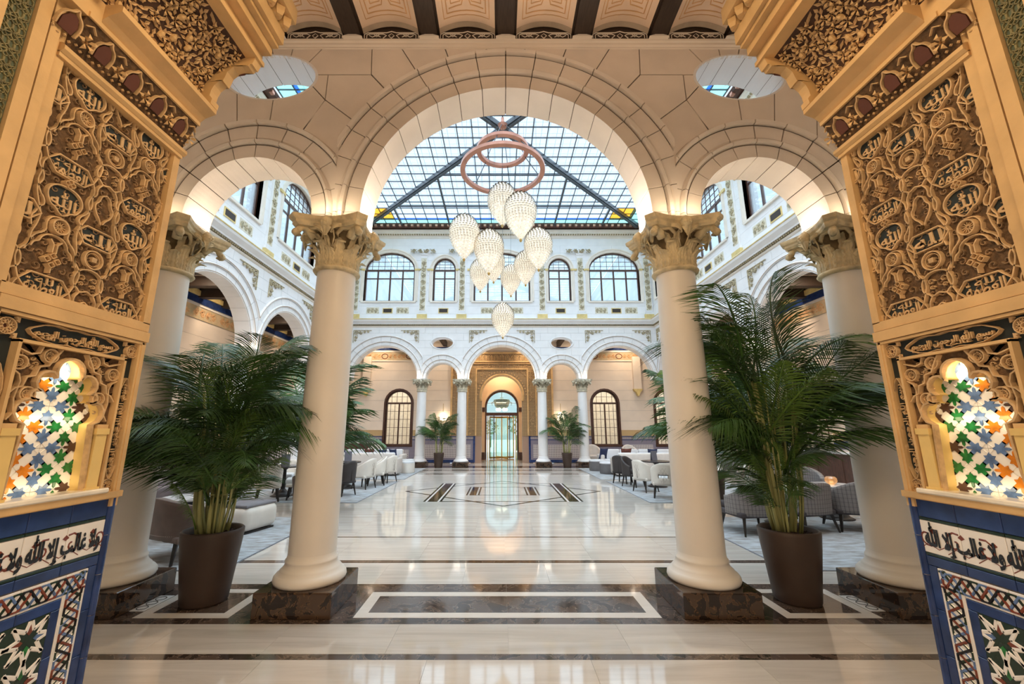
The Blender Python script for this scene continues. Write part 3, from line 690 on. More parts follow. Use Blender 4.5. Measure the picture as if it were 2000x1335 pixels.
def spandrel_mesh(w_, h, m):
    """triangular scroll spandrel: corner at (0,0) top, going +x and -z"""
    mb = MB(); mb.ribbon([(0, 0), (w_, 0)], .03, .03); mb.ribbon([(0, 0), (0, -h)], .03, .03)
    for cx, cz, r, s in ((.13, -.13, .11, 1), (.33, -.11, .08, -1), (.12, -.33, .07, -1), (.52, -.08, .055, 1), (.10, -.49, .045, 1), (.68, -.06, .04, -1)):
        if cx > w_ or -cz > h: continue
        mb.ribbon([(cx+r*(1-t/13)*cos(s*t*.8), cz+r*(1-t/13)*sin(s*t*.8)) for t in range(12)], .042, .045)
        for q in range(4):
            a = q*1.6; mb.add([(cx+r*cos(a), 0, cz+r*sin(a)), (cx+r*1.4*cos(a+.3), 0, cz+r*1.4*sin(a+.3)), (cx+r*cos(a+.6), 0, cz+r*sin(a+.6)), (cx+r*1.1*cos(a+.3), -.035, cz+r*1.1*sin(a+.3))], [(0, 1, 3), (1, 2, 3), (2, 0, 3)])
    me = mb.mesh('spandrel_ornament', m); return mb.fixn(me)
PILM = scroll_mesh('pilaster_ornament', 2.55, .30, GILT, 8, .035, 3)
CAPM = scroll_mesh('capital_swag', 1.3, .26, GILT, 4, .06, 5)
PNLM = scroll_mesh('panel_ornament', .55, .30, GILT, 3, .02, 9)
ORNG = mat('ornament_ground_beige', (.74, .68, .54), .6)
DENT = mat('dentil_bronze', (.34, .27, .15), .6)
SPM = spandrel_mesh(.85, .60, GILT)
# ================================================================== arched windows
def arched_poly(w_, zr, rise, n=16):   # outline bottom-left ... over the arch ... bottom-right
    return [(-w_/2, 0)]+[(-w_/2*cos(pi*i/n), zr+rise*sin(pi*i/n)) for i in range(n+1)]+[(w_/2, 0)]
WCACHE = {}
def window(name, label, w_, zr, rise, nm, parent=None, M=None, frame=WOODR, gx=8, gz=4, door=False, glassm=None, midrail=True):
    """opening w_ wide, straight part zr high, arch rise; front face at y=0"""
    key = (w_, zr, rise, nm, frame.name, door)
    o = bpy.data.objects.new(name, None); COL.objects.link(o); o['kind'] = 'structure'; o['label'] = label; o['category'] = 'window'
    o.matrix_local = M
    if key not in WCACHE:
        L = []; f = .07
        op = arched_poly(w_, zr, rise); ip = [(-w_/2+f, f)]+[(-(w_/2-f)*cos(pi*i/16), zr+(rise-f)*sin(pi*i/16)) for i in range(17)]+[(w_/2-f, f)]
        n = len(op); mb = MB(); d = .09
        vs = [(x, 0, z) for x, z in op]+[(x, 0, z) for x, z in ip]+[(x, d, z) for x, z in op]+[(x, d, z) for x, z in ip]; fs = []
        for i in range(n):
            j = (i+1) % n; fs += [(i, j, n+j, n+i), (n+i, n+j, 3*n+j, 3*n+i), (2*n+i, 3*n+i, 3*n+j, 2*n+j), (i, 2*n+i, 2*n+j, j)]
        mb.add(vs, fs); L.append(('window_frame', mb.fixn(mb.mesh('window_frame', frame))))
        L.append(('transom', MB().box(-w_/2+f, w_/2-f, .01, .08, zr-.045, zr+.045).mesh('transom', frame)))
        for i in range(1, nm):
            x = -w_/2+w_*i/nm; L.append(('mullion', MB().box(x-.035, x+.035, .012, .075, f, zr-.045).mesh('mullion', frame)))
        if midrail and not door:
            L.append(('midrail', MB().box(-w_/2+f, w_/2-f, .02, .07, zr*.74-.025, zr*.74+.025).mesh('midrail', frame)))
        for i in range(1, gx):
            x = -w_/2+w_*i/gx; top = zr+rise*sqrt(max(0, 1-(2*x/w_)**2))-f*.7
            if top > zr+.06: L.append(('glazing_bar', MB().box(x-.009, x+.009, .03, .055, zr+.04, top).mesh('glazing_bar', frame)))
        for j in range(1, gz):
            z = zr+rise*j/gz; hw = w_/2*sqrt(max(0, 1-(j/gz)**2))-f*.6
            if hw > .05: L.append(('glazing_bar', MB().box(-hw, hw, .03, .055, z-.009, z+.009).mesh('glazing_bar', frame)))
        if door:
            for i in range(nm):
                xa, xb = -w_/2+w_*i/nm, -w_/2+w_*(i+1)/nm
                for q in (1, 2): x = xa+(xb-xa)*q/3; L.append(('glazing_bar', MB().box(x-.01, x+.01, .03, .055, f, zr-.04).mesh('glazing_bar', frame)))
            for q in range(1, 5): z = f+(zr-f)*q/5; L.append(('glazing_bar', MB().box(-w_/2+f, w_/2-f, .03, .055, z-.01, z+.01).mesh('glazing_bar', frame)))
        for i in range(nm):
            xa, xb = -w_/2+w_*i/nm+.03, -w_/2+w_*(i+1)/nm-.03
            L.append(('pane', MB().box(xa, xb, .048, .054, f*.7, zr-.02).mesh('pane', GLASSD if door else GLASSW)))
        tp = [(-(w_/2-f*.7)*cos(pi*i/16), zr+(rise-f*.7)*sin(pi*i/16)) for i in range(17)]
        L.append(('pane', MB().prism(tp[::-1], .048, .054).mesh('pane', GLASSD if door else GLASSW)))
        WCACHE[key] = L
    for nm_, me in WCACHE[key]: link(nm_, me, o)
    if parent is not None: o.parent = parent
    return o
# ================================================================== court walls
WN = [0]
def court_wall(root, u0, u1, lows, ups, pil, spand, zc=3.945+.02, small_ov=(), names='', T0=.45):
    """lows: (uc, r, R, cutL, cutR, n) ; ups: (uc, w, ztop_rect, rise, nm)"""
    holes = [(uc, zc, r+.012, r+.012, ZS) for uc, r, *_ in lows]; ovh = [(u, 5.66, .50, .27, None) for u in small_ov]
    wn = [(uc, 7.73+zr, w_/2, rise, 7.73) for uc, w_, zr, rise, nm in ups]
    slab(strips(u0, u1, ZS, 6.6, holes+[(a, b, c_+.01, d+.01, None) for a, b, c_, d, _ in ovh]), .02, T0-.01).build('wall_core', JOINTG, root)
    slab(strips(u0, u1, 6.6, 11.45, wn), .02, T0-.01).build('wall_core', JOINTG, root)
    s1 = strips(u0, u1, ZS, 6.5, [(uc, zc, R-.01, R-.01, ZS, max(abs(cl-uc), abs(cr-uc)) if abs(abs(cl-uc)-abs(cr-uc)) < .1 else (1.77 if R > 1.5 else .94)) for uc, r, R, cl, cr, *_ in lows]+ovh)
    rows = 7
    for j in range(rows):
        za, zb = 4.0+j*.357, 4.0+(j+1)*.357; n = int((u1-u0)/.72); off = (j % 2)*.5
        for i in range(-1, n+1):
            a = u0+(i+off)*(u1-u0)/n; b = a+(u1-u0)/n
            a, b = max(a, u0), min(b, u1)
            if b-a < .05: continue
            block('stone_block', s1, [(a, za), (b, za), (b, zb), (a, zb)], 0, .022, .003, WHITE, root)
    s2 = strips(u0, u1, 6.85, 11.0, wn)
    # rusticated upper storey, coursed piers only (smooth apron and frieze)
    big = [(u0, u1, 6.85, 7.10), (u0, u1, 10.62, 11.0)]
    for a, b, c_, d in big: block('stone_block', s2, [(a, c_), (b, c_), (b, d), (a, d)], 0, .022, 0, WHITE, root)
    edges = sorted([u0, u1]+[p for p in pil]); 
    for j in range(9):
        za, zb = 7.10+j*.391, 7.10+(j+1)*.391
        for a, b in zip(edges, edges[1:]):
            uc = (a+b)/2; 
            for q0, q1 in ((a, uc), (uc, b)): block('stone_block', s2, [(q0, za), (q1, za), (q1, zb), (q0, zb)], 0, .022, .003, WHITE, root)
    for uc, r, R, cl, cr, n in lows:
        for fr, w2 in ((.40, -.034), (.92, -.045), (.06, .0)): arc_bead(root, uc, zc, r+(R-r)*fr, cl, cr, BEADN, .012, w2)
        voussoirs(root, uc, zc, arch_prof(r, R, T0, .8), n, WHITE, [((cl, 0, 0), (1, 0, 0)), ((cr, 0, 0), (-1, 0, 0))], seg=3, zstraight=ZS)
    for a, b, c_, d, _ in ovh:
        mb = MB(); pr = [(1, T0), (1, -.02), (1.12, -.035), (1.16, 0), (1.16, .03)]; rws = [(a+c_*r*cos(t*pi/16), w_, b+d*r*sin(t*pi/16)) for t in range(33) for r, w_ in pr]; k = len(pr)
        mb.add(rws, [(t*k+q, t*k+q+1, (t+1)*k+q+1, (t+1)*k+q) for t in range(32) for q in range(k-1)]); mb.build('oculus_frame', WHITE, root, True)
    for uc, R in spand:
        for s in (-1, 1):
            link('spandrel_ornament', SPM, root, T(uc+s*R, -.004, 6.27) @ SC(-s, 1, 1))
    # entablature
    def cornice(prof, name, m): sweep(prof, [(u1, 0), (u0, 0)]).build(name, m, root)
    cornice([(0, 6.42), (.02, 6.43), (.04, 6.46), (.04, 6.49)], 'cornice_molding', IVORY)
    cornice([(0, 6.56), (.09, 6.56), (.10, 6.60), (.16, 6.66), (.20, 6.70), (.22, 6.76), (.22, 6.82), (0, 6.83)], 'cornice', WHITE)
    cornice([(.222, 6.765), (.235, 6.775), (.235, 6.80), (.222, 6.81)], 'cornice_bead', GOLD)
    dn = MB(); n = int((u1-u0)/.085)
    for i in range(n): x = u0+.03+i*.085; dn.box(x, x+.05, -.075, -.005, 6.50, 6.555)
    dn.build('dentils', DENT, root, kind='stuff')
    cornice([(0, 11.0), (.03, 11.02), (.05, 11.10), (.05, 11.14), (.14, 11.22), (.14, 11.27), (.20, 11.34), (.20, 11.40), (0, 11.45)], 'upper_cornice', IVORY)
    dn = MB(); n = int((u1-u0)/.12)
    for i in range(n): x = u0+.03+i*.12; dn.box(x, x+.07, -.125, -.03, 11.15, 11.21)
    dn.build('dentils', DENT, root, kind='stuff')
    cornice([(0, 11.45), (.30, 11.45), (.42, 11.52), (.46, 11.62), (0, 11.64)], 'eaves_board', WOODR)
    bk = MB(); n = int((u1-u0)/.30)
    for i in range(n): x = u0+.1+i*.30; bk.box(x, x+.12, -.44, -.28, 11.47, 11.56)
    bk.build('eaves_brackets', COPPER, root, kind='stuff')
    for u in pil:
        MB().box(u-.17, u+.17, -.05, 0, 7.18, 10.1).build('pilaster', WHITE, root); MB().box(u-.24, u+.24, -.09, 0, 6.86, 7.06).build('pilaster_base', GOLD, root)
        MB().box(u-.20, u+.20, -.07, 0, 7.06, 7.16).build('pilaster_base', WHITE, root)
        MB().box(u-.135, u+.135, -.054, -.048, 7.25, 9.95).build('ornament_ground', ORNG, root)
        link('pilaster_ornament', PILM, root, T(u, -.052, 7.30)); MB().prism([(u-.17, 10.1), (u+.17, 10.1), (u+.27, 10.45), (u-.27, 10.45)], -.09, 0).build('pilaster_capital', WHITE, root)
        link('capital_swag', CAPM, root, T(u-.65, -.095, 10.3) @ RY(pi/2))
    for uc, w_, zr, rise, nm in ups:
        WN[0] += 1
        window(f'window_{WN[0]}', f'arched upper window {names}, brown frame, {"wide" if w_ > 1.5 else "narrow"}', w_, zr, rise, nm, None, root.matrix_local @ T(uc, .12, 7.73), gx=8 if w_ > 1.5 else 4)
        # window surround
        k = 12; pr = [(0, .12), (0, -.0), (.10, -.015), (.12, -.04), (.17, -.04), (.19, 0)]; rws = []
        path = [(-w_/2, 0), (-w_/2, zr)]+[(-w_/2*cos(pi*i/k), zr+rise*sin(pi*i/k)) for i in range(1, k)]+[(w_/2, zr), (w_/2, 0)]; q = len(pr)
        for i, (x, z) in enumerate(path):
            nx, nz = (x/(w_/2), 0) if z <= zr else (x/(w_/2), (z-zr)/rise); l = math.hypot(nx, nz); nx, nz = nx/l, nz/l
            rws += [(uc+x+nx*r, w2, 7.73+z+nz*r) for r, w2 in pr]
        MB().add(rws, [(i*q+j, i*q+j+1, (i+1)*q+j+1, (i+1)*q+j) for i in range(len(path)-1) for j in range(q-1)]).build('window_surround', IVORY, root)
        for s in (-1, 1): MB().box(uc+s*(w_/2+.16)-.16, uc+s*(w_/2+.16)+.16, -.05, 0, 7.73+zr-.06, 7.73+zr+.03).build('impost', GOLD, root)
        MB().box(uc-w_/2-.1, uc+w_/2+.1, -.06, .1, 7.66, 7.73).build('window_sill', IVORY, root)
        gr = MB(); gr.box(uc-.24, uc+.24, -.02, 0, 7.12, 7.38).build('grille_frame', GOLD, root)
        MB().box(uc-.20, uc+.20, -.025, 0, 7.16, 7.34).build('air_grille', WOODD, root)
        if w_ > 1.5:
            for s in (-1, 1):
                MB().box(uc+s*.72-.30, uc+s*.72+.30, -.005, 0, 7.10, 7.42).build('ornament_ground', ORNG, root); link('panel_ornament', PNLM, root, T(uc+s*.72-.27, -.006, 7.26) @ RY(pi/2))
wb = struct('wall_back', 'far court wall, white blocks, arches below and windows above', (0, 19.1, 0), cat='wall')
bpy.context.view_layer.update()
court_wall(wb, -7.3, 7.3, [(0, 1.58, 2.10, -1.87, 1.87, 13), (-2.81, .73, 1.16, -3.75, -1.87, 9), (2.81, .73, 1.16, 1.87, 3.75, 9), (-5.52, 1.55, 2.07, -7.3, -3.75, 13), (5.52, 1.55, 2.07, 3.75, 7.3, 13)],
           [(0, 2.76, 1.63, .92, 4), (-2.83, 1.1, 1.63, .62, 2), (2.83, 1.1, 1.63, .62, 2), (-5.52, 2.46, 1.63, .92, 4), (5.52, 2.46, 1.63, .92, 4)],
           [-7.1, -3.85, -1.95, 1.95, 3.85, 7.1], [(0, 1.55), (-5.52, 1.55), (5.52, 1.55)], small_ov=(-2.83, 2.83), names='on the far wall')
for s, nm in ((-1, 'left'), (1, 'right')):
    wl = struct('wall_'+nm, f'{nm} court wall with four arches and upper windows', (s*7.3, 11.87, 0), pi/2 if s < 0 else -pi/2, cat='wall')
    bpy.context.view_layer.update()
    wl.matrix_local = T(s*7.3, 11.87, 0) @ RZ(pi/2 if s < 0 else -pi/2)
    us = [(-5.5, 0), (-1.83, 0), (1.83, 0), (5.5, 0)]
    court_wall(wl, -7.24, 7.22, [(u, 1.58, 2.10, u-1.835, u+1.835, 13) for u, _ in us], [(u, 2.46, 1.63, .92, 4) for u, _ in us], [-3.67, 0, 3.67], [(u, 1.5) for u, _ in us], names=f'on the {nm} wall')
# ================================================================== skylight
sk = struct('skylight', 'flat glass laylight with dark steel grid over the court', (0, 12.05, 11.62), cat='skylight')
SX, SY = 6.75, 6.75; n = 26; dx = 2*SX/n
pm = MB().box(-dx/2+.012, dx/2-.012, -dx/2+.012, dx/2-.012, 0, .006)
PM = {k: pm.mesh('pane', k) for k in (GLASSR, GBLUE, GTURQ, GGOLD)}
rest = MB(); cnt = 0
for j in range(n):
    for i in range(n):
        x, yv = -SX+(i+.5)*dx, -SY+(j+.5)*dx; e = min(i, n-1-i, j, n-1-j); corner = min(i, n-1-i) < 4 and min(j, n-1-j) < 3
        corner = min(i, n-1-i) < 3 and min(j, n-1-j) < 3; m = GGOLD if (corner and e >= 1) else GTURQ if e == 0 else GLASSR
        if j >= n-13 and abs(x) < (4.6+.16*(j-n+13)) and cnt < 298 or (e < 2 and j >= n-8 and cnt < 298): link('pane', PM[m], sk, T(x, yv, 0)); cnt += 1
        elif e > 1: rest.box(x-dx/2+.012, x+dx/2-.012, yv-dx/2+.012, yv+dx/2-.012, 0, .006)
        else: rest.box(x-dx/2+.012, x+dx/2-.012, yv-dx/2+.012, yv+dx/2-.012, 0, .006, 1)
rest.build('panes', [GLASSR, GTURQ], sk, kind='stuff')
for s in (-1, 1):
    a_, b_ = sorted((s*(SX-dx-.02), s*(SX-dx-.14))); MB().box(-SX+dx, SX-dx, a_, b_, -.012, -.006).build('blue_border_strip', GBLUE, sk); MB().box(a_, b_, -SX+dx, SX-dx, -.012, -.006).build('blue_border_strip', GBLUE, sk)
for i in range(n+1):
    v = -SX+i*dx; r_ = .016; MB().box(v-r_, v+r_, -SY, SY, -.02, .02).build('glazing_bar', STEEL, sk); MB().box(-SX, SX, v-r_, v+r_, -.021, .019).build('glazing_bar', STEEL, sk)
for s in (-1, 1):
    b = MB(); b.box(-9.45, 9.45, -.085, .085, -.16, .02, 0, RZ(s*pi/4)); b.box(-9.45, 9.45, -.05, .05, -.22, -.16, 0, RZ(s*pi/4)); b.build('diagonal_beam', STEEL, sk)
    for v in (2.6, 4.95):
        MB().box(s*v-.04, s*v+.04, v, SY, -.10, 0).build('tie_beam', STEEL, sk); MB().box(s*v-.04, s*v+.04, -SY, -v, -.10, 0).build('tie_beam', STEEL, sk)
        MB().box(-v, v, s*v-.03, s*v+.03, -.08, 0).build('tie_beam', STEEL, sk)
MB().lathe([(0, -.26), (.16, -.26), (.2, -.2), (.2, 0)], 16).build('beam_hub', STEEL, sk)
og = MB()
for i in range(47): v = -SX+i*SX/23; og.box(v-.012, v+.012, -SY, SY, .9, .92); og.box(-SX, SX, v-.012, v+.012, .93, .95)
og.build('roof_glazing_bars', mat('pale_roof_bar', (.45, .50, .55), .6), sk, kind='stuff')
# ================================================================== outer gallery walls
GW = mat('gallery_wall_paint', (.80, .68, .56), .6, .03, 2)
def course_wall(root, u0, u1, z0, z1, holes, h=.52, m=GW, zoff=0):
    slab(strips(u0, u1, z0, z1, holes), .015, .25).build('wall_core', JOINTG, root)
    s_ = strips(u0, u1, z0, z1, holes); n = int((z1-z0)/h+.5); hh = (z1-z0)/n
    for j in range(n): block('stone_course', s_, [(u0-.01, z0+j*hh), (u1+.01, z0+j*hh), (u1+.01, z0+(j+1)*hh), (u0-.01, z0+(j+1)*hh)], 0, .018, .004, m, root)
bk = struct('wall_rear_gallery', 'rear gallery wall with the carved entrance portal', (0, 21.5, 0), cat='wall')
bpy.context.view_layer.update()
WD = [(-5.33, 1.34), (5.33, 1.34), (-8.6, 1.34), (8.6, 1.34)]
holes = [(x, 2.98, w_/2, .66, .86) for x, w_ in WD]
course_wall(bk, -10, -2.64, 0, 5.2, holes); course_wall(bk, 2.64, 10, 0, 5.2, holes)
slab(strips(-10, 10, 5.2, 6.3, []), .01, .25).build('wall_core', GW, bk)
for s in (-1, 1):
    a, b = sorted((s*2.64, s*10)); MB().box(a, b, -.03, 0, 5.22, 5.66).build('painted_frieze', FARFRZ, bk); MB().box(a, b, -.06, 0, 5.66, 5.75).build('frieze_molding', IVORY, bk)
    MB().box(a, b, -.04, 0, 5.76, 5.94).build('blue_band', BLUET, bk); MB().box(a, b, -.05, 0, 5.17, 5.22).build('frieze_molding', IVORY, bk)
    for q in range(5):
        x = s*(3.6+q*1.3); fr = MB()
        fr.ribbon([(x+.16*cos(t*pi/8), 5.44+.13*sin(t*pi/8)) for t in range(16)], .04, .015, 0, T(0, -.03, 0), True); fr.build('painted_medallion', REDT, bk)
        v = scroll_mesh('frieze_scroll', .95, .30, PAINTO, 4, .012, q); link('frieze_scroll', v, bk, T(x+.2, -.031, 5.44) @ RY(pi/2))
    # tiled dado
    a, b = sorted((s*1.42, s*10))
    segs = [(1.42, 4.55), (4.55, 6.1), (6.1, 7.8), (7.8, 9.4), (9.4, 10)]
    for i, (p, q) in enumerate(segs):
        a, b = sorted((s*p, s*q)); top = 1.32 if i % 2 == 0 else .84
        MB().box(a, b, -.05, 0, .05, top).build('tile_dado', FARDADO2, bk)
        MB().box(a+.16, b-.16, -.056, -.04, .27, top-.42 if i % 2 == 0 else top-.2).build('star_tile_field', FARDADO, bk)
        MB().box(a, b, -.06, -.04, .02, .16).build('cobalt_skirting', BLUET, bk)
        for z in ((top-.01, top-.17) if i % 2 == 0 else (top-.02,)): MB().box(a, b, -.06, -.04, z-.03, z).build('cobalt_border', BLUET, bk)
        if i % 2 == 0:
            MB().box(a, b, -.055, -.04, top-.14, top-.04).build('inscription_border', pattern_tile('script_border_tile', (.72, .68, .66), (.12, .08, .1), 16), bk)
            MB().box(a, b, -.04, 0, top+.01, top+.30).build('carved_border', FARCARV, bk)
    MB().box(*sorted((s*1.36, s*1.46)), -.07, 0, .02, 1.32).build('cobalt_corner', BLUET, bk)
for i, (x, w_) in enumerate(WD):
    WN[0] += 1
    window(f'window_{WN[0]}', f'arched walnut glazed window of the rear gallery, {"left" if x < 0 else "right"} of the entrance' + (', beside the side gallery' if abs(x) > 6 else ''), w_, 2.12, .66, 2, None, T(x, 21.56, .86), gx=5, gz=2, door=True)
    n = 12; pr = [(0, .06), (0, -.06), (.09, -.06), (.10, 0)]; rws = []; path = [(-w_/2, .0), (-w_/2, 2.12)]+[(-w_/2*cos(pi*k/n), 2.12+.66*sin(pi*k/n)) for k in range(1, n)]+[(w_/2, 2.12), (w_/2, 0)]
    for px, pz in path:
        nx, nz = (px/(w_/2), 0) if pz <= 2.12 else (px/(w_/2), (pz-2.12)/.66); l = math.hypot(nx, nz)
        rws += [(x+px+nx/l*r, w2, .86+pz+nz/l*r) for r, w2 in pr]
    MB().add(rws, [(k*4+j, k*4+j+1, (k+1)*4+j+1, (k+1)*4+j) for k in range(len(path)-1) for j in range(3)]).build('window_casing', WOODR, bk)
    MB().box(x-w_/2-.12, x+w_/2+.12, -.09, .04, .80, .90).build('window_sill', WOODR, bk)
# rooms seen through those windows: lit back wall
for s in (-1, 1):
    MB().box(*sorted((s*3.2, s*10)), 24.5, 24.6, 0, 5).build('wall_beyond_window', mat('lit_room_wall', (.85, .75, .6), .7), None, kind='structure')
    area('inner_room_light', (s*6.5, 23.2, 4.2), (0, 0, 0), 5, 1.5, 26, (1, .82, .6))
    MB().box(*sorted((s*4.2, s*4.3)), 21.8, 24.5, 0, 5).build('wall_beyond_portal', mat('lit_room_wall', (.85, .75, .6), .7), None, kind='structure')
# carved portal around the entrance
pt = struct('trim_portal', 'carved ochre plaster portal around the glazed entrance', (0, 21.5, 0), cat='portal')
PR = 1.04; ZP = 3.36
op = [(0, ZP, PR, PR, 0)]
slab(strips(-2.64, 2.64, 1.32, 5.64, [(0, ZP, PR, PR, 0)], .2), -.06, .25).build('carved_field', FARCARV, pt)
for s in (-1, 1):
    for x0, x1, z1, d, m in ((2.56, 2.66, 5.62, .12, PLAST), (2.05, 2.12, 5.2, .12, PLAST), (1.74, 1.80, 5.2, .12, PLAST), (1.30, 1.38, 4.72, .13, PLAST)):
        MB().box(*sorted((s*x0, s*x1)), -d, 0, 1.34, z1).build('portal_fillet', m, pt)
    MB().box(*sorted((s*1.04, s*1.40)), -.05, .25, 0, 1.32).build('brown_tile_jamb', pattern_tile('brown_scroll_tile', (.36, .24, .18), (.16, .09, .06), 10), pt)
for z, x, h in ((4.72, 1.38, .07), (5.12, 2.1, .07), (5.56, 2.64, .09), (5.02, 1.8, .03)): MB().box(-x, x, -.13, 0, z, z+h).build('portal_fillet', PLAST, pt)
ar = MB()
for i in range(17):   # little pointed niches of the top frieze
    x = -2.4+i*.3; ar.ribbon([(x-.11, 5.22), (x-.11, 5.36), (x-.06, 5.46), (x, 5.52), (x+.06, 5.46), (x+.11, 5.36), (x+.11, 5.22)], .035, .04)
    ar.ribbon([(x-.05, 5.22), (x-.05, 5.36), (x, 5.42), (x+.05, 5.36), (x+.05, 5.22)], .02, .03)
ar.build('niche_frieze', PLAST, pt, M=T(0, -.06, 0), kind='stuff')
rr = random.Random(4); kn = MB()
for i in range(420):
    x, z = rr.uniform(-2.5, 2.5), rr.uniform(1.4, 5.0)
    if math.hypot(x, z-ZP) < PR+.1 and z > ZP or (abs(x) < 1.4 and z < ZP): continue
    a = rr.uniform(0, pi); kn.ribbon([(x+.05*cos(a+t*.9), z+.05*sin(a+t*.9)) for t in range(5)], .018, .03)
kn.build('carved_scrolls', PLASTB, pt, M=T(0, -.06, 0), kind='stuff')
vs = ring_piece([(PR, .3), (PR, -.10), (PR+.05, -.12), (PR+.09, -.08), (PR+.12, -.06), (PR+.12, 0)], -pi/2-.25, pi/2+.25, 40, 0, ZP); vs.build('arch_rim', PLAST, pt)
for i in range(26):   # teeth of the carved arch band
    a = -pi/2+pi*(i+.5)/26; x, z = (PR+.22)*sin(a), ZP+(PR+.22)*cos(a); MB().prism([(x-.035, z-.035), (x+.035, z-.035), (x, z+.05)], -.10, -.06).build('arch_tooth', PLAST, pt)
# passage behind the portal
PAS = mat('passage_paint', (.80, .56, .34), .6, .03, 2)
for s in (-1, 1):
    MB().box(*sorted((s*.96, s*1.7)), 23.4, 23.8, 0, 2.86).build('passage_pier', PAS, pt, M=T(0, -21.5, 0)); MB().box(*sorted((s*.94, s*1.72)), 23.36, 23.8, 2.62, 2.86).build('pier_capital', WOODR, pt, M=T(0, -21.5, 0))
    MB().box(*sorted((s*.94, s*1.72)), 23.36, 23.8, .02, .42).build('pier_base', WOODR, pt, M=T(0, -21.5, 0))
    MB().box(*sorted((s*1.9, s*2.0)), 21.75, 30, 0, 5).build('passage_wall', PAS, pt, M=T(0, -21.5, 0))
slab(strips(-2.0, 2.0, 2.86, 5.0, [(0, 2.9, .97, .97, 0)], .2), 1.9, 2.3).build('passage_arch', PAS, pt)
MB().box(-3, 3, 21.7, 26, 5, 5.1).build('passage_ceiling', PAS, pt, M=T(0, -21.5, 0))
area('passage_light', (0, 22.6, 4.8), (0, 0, 0), 1.6, 1.2, 30, (1, .8, .55))
area('portico_light', (0, 27, 4.9), (0, 0, 0), 3, 3, 80, (.9, 1, .98))
# revolving door, fanlight and side lights
dr = struct('door_1', 'glazed revolving entrance door in a walnut frame under an arched fanlight', (0, 24.1, 0), cat='door')
GD = glass('door_glass', (.84, .97, .95), .96, .12, .02, (.7, .9, .9))
for x in (-.93, .93): MB().box(x-.06, x+.06, -.07, .07, 0, 2.9).build('door_post', WOODR, dr)
MB().box(-.99, .99, -.09, .09, 2.42, 2.60).build('door_header', WOODR, dr)
ring_piece([(.87, -.06), (.99, -.06), (.99, .06), (.87, .06)], -pi/2, pi/2, 24, 0, 2.9).build('fanlight_frame', WOODR, dr)
MB().prism([(.88*cos(pi*i/20), 2.9+.88*sin(pi*i/20)) for i in range(21)]+[(-.88, 2.6), (.88, 2.6)], 0, .01).build('fanlight_glass', GD, dr)
MB().box(-.88, .88, -.01, .02, 3.13, 3.15).build('fanlight_bar', WOODR, dr)
for i, a in enumerate((.45, .45+pi/2, .45+pi, .45+1.5*pi)):
    w_ = thing; o = MB(); o.box(.02, .78, -.02, .02, .02, .12); o.box(.02, .78, -.02, .02, 2.3, 2.4); o.box(.74, .80, -.02, .02, .02, 2.4); wing = o.build('door_wing', BRASS, dr, M=T(0, .55, 0) @ RZ(a))
    MB().box(.05, .75, -.006, .006, .12, 2.3).build('wing_glass', GD, wing)
MB().lathe([(.035, 0), (.035, 2.42)], 10).build('door_spindle', BRASS, dr, M=T(0, .55, 0))
for s in (-1, 1):
    for x in (.45, .80): MB().box(s*x-.025, s*x+.025, -.05, .03, 0, 2.42).build('door_stile', WOODR if x < .6 else BRASS, dr)
    MB().grid(lambda u, v: (s*(.48+.40*u), .55-.55*cos(u*1.1), .05+2.36*v), 6, 1).build('curved_door_glass', GD, dr)
    MB().box(*sorted((s*1.75, s*1.86)), -.35, -.25, .9, 3.2).build('side_light_frame', WOODR, dr); MB().box(*sorted((s*1.05, s*1.86)), -.35, -.25, 2.2, 2.28).build('side_light_frame', WOODR, dr)
# garden outside the entrance: terrace, planting and trees
gd = struct('garden_terrace', 'pale terrace outside the entrance', (0, 0, 0), cat='ground')
MB().box(-30, 30, 31.5, 70, -.1, -.02).build('terrace_paving', mat('terrace_paving', (.45, .5, .45), .8), gd)
GRN = mat('garden_leaf', (.05, .17, .09), .7, .4, 4)
for i in range(12):
    rr = random.Random(i); x = (-12+2.2*i); yv = 34+3*(i % 3); h = rr.uniform(.9, 2.3)
    mb = MB(); mb.tube([(0, 0, 0), (0, 0, h*.6)], .05, 6)
    for q in range(160):
        a, b_ = rr.uniform(0, 2*pi), rr.uniform(-1, 1); r_ = .7*sqrt(1-b_*b_)*rr.uniform(.6, 1); cx, cy, cz = r_*cos(a), r_*sin(a), h*.6+.1+h*.45*(b_+1)/1.2
        dx, dz = rr.uniform(-.14, .14), rr.uniform(-.12, .12); mb.add([(cx, cy, cz), (cx+dx, cy+.05, cz+dz), (cx+dx*1.2, cy-.05, cz+dz+.1), (cx+.02, cy, cz+.12)], [(0, 1, 2, 3)])
    o = mb.build('garden_shrub', GRN); o.location = (x, yv, 0); o['label'] = f'leafy green garden shrub outside the entrance, {("first", "second", "third", "fourth", "fifth", "sixth", "seventh", "eighth", "ninth", "tenth", "eleventh", "twelfth")[i]} from the left'; o['category'] = 'shrub'; o['group'] = 'shrubs outside the entrance'
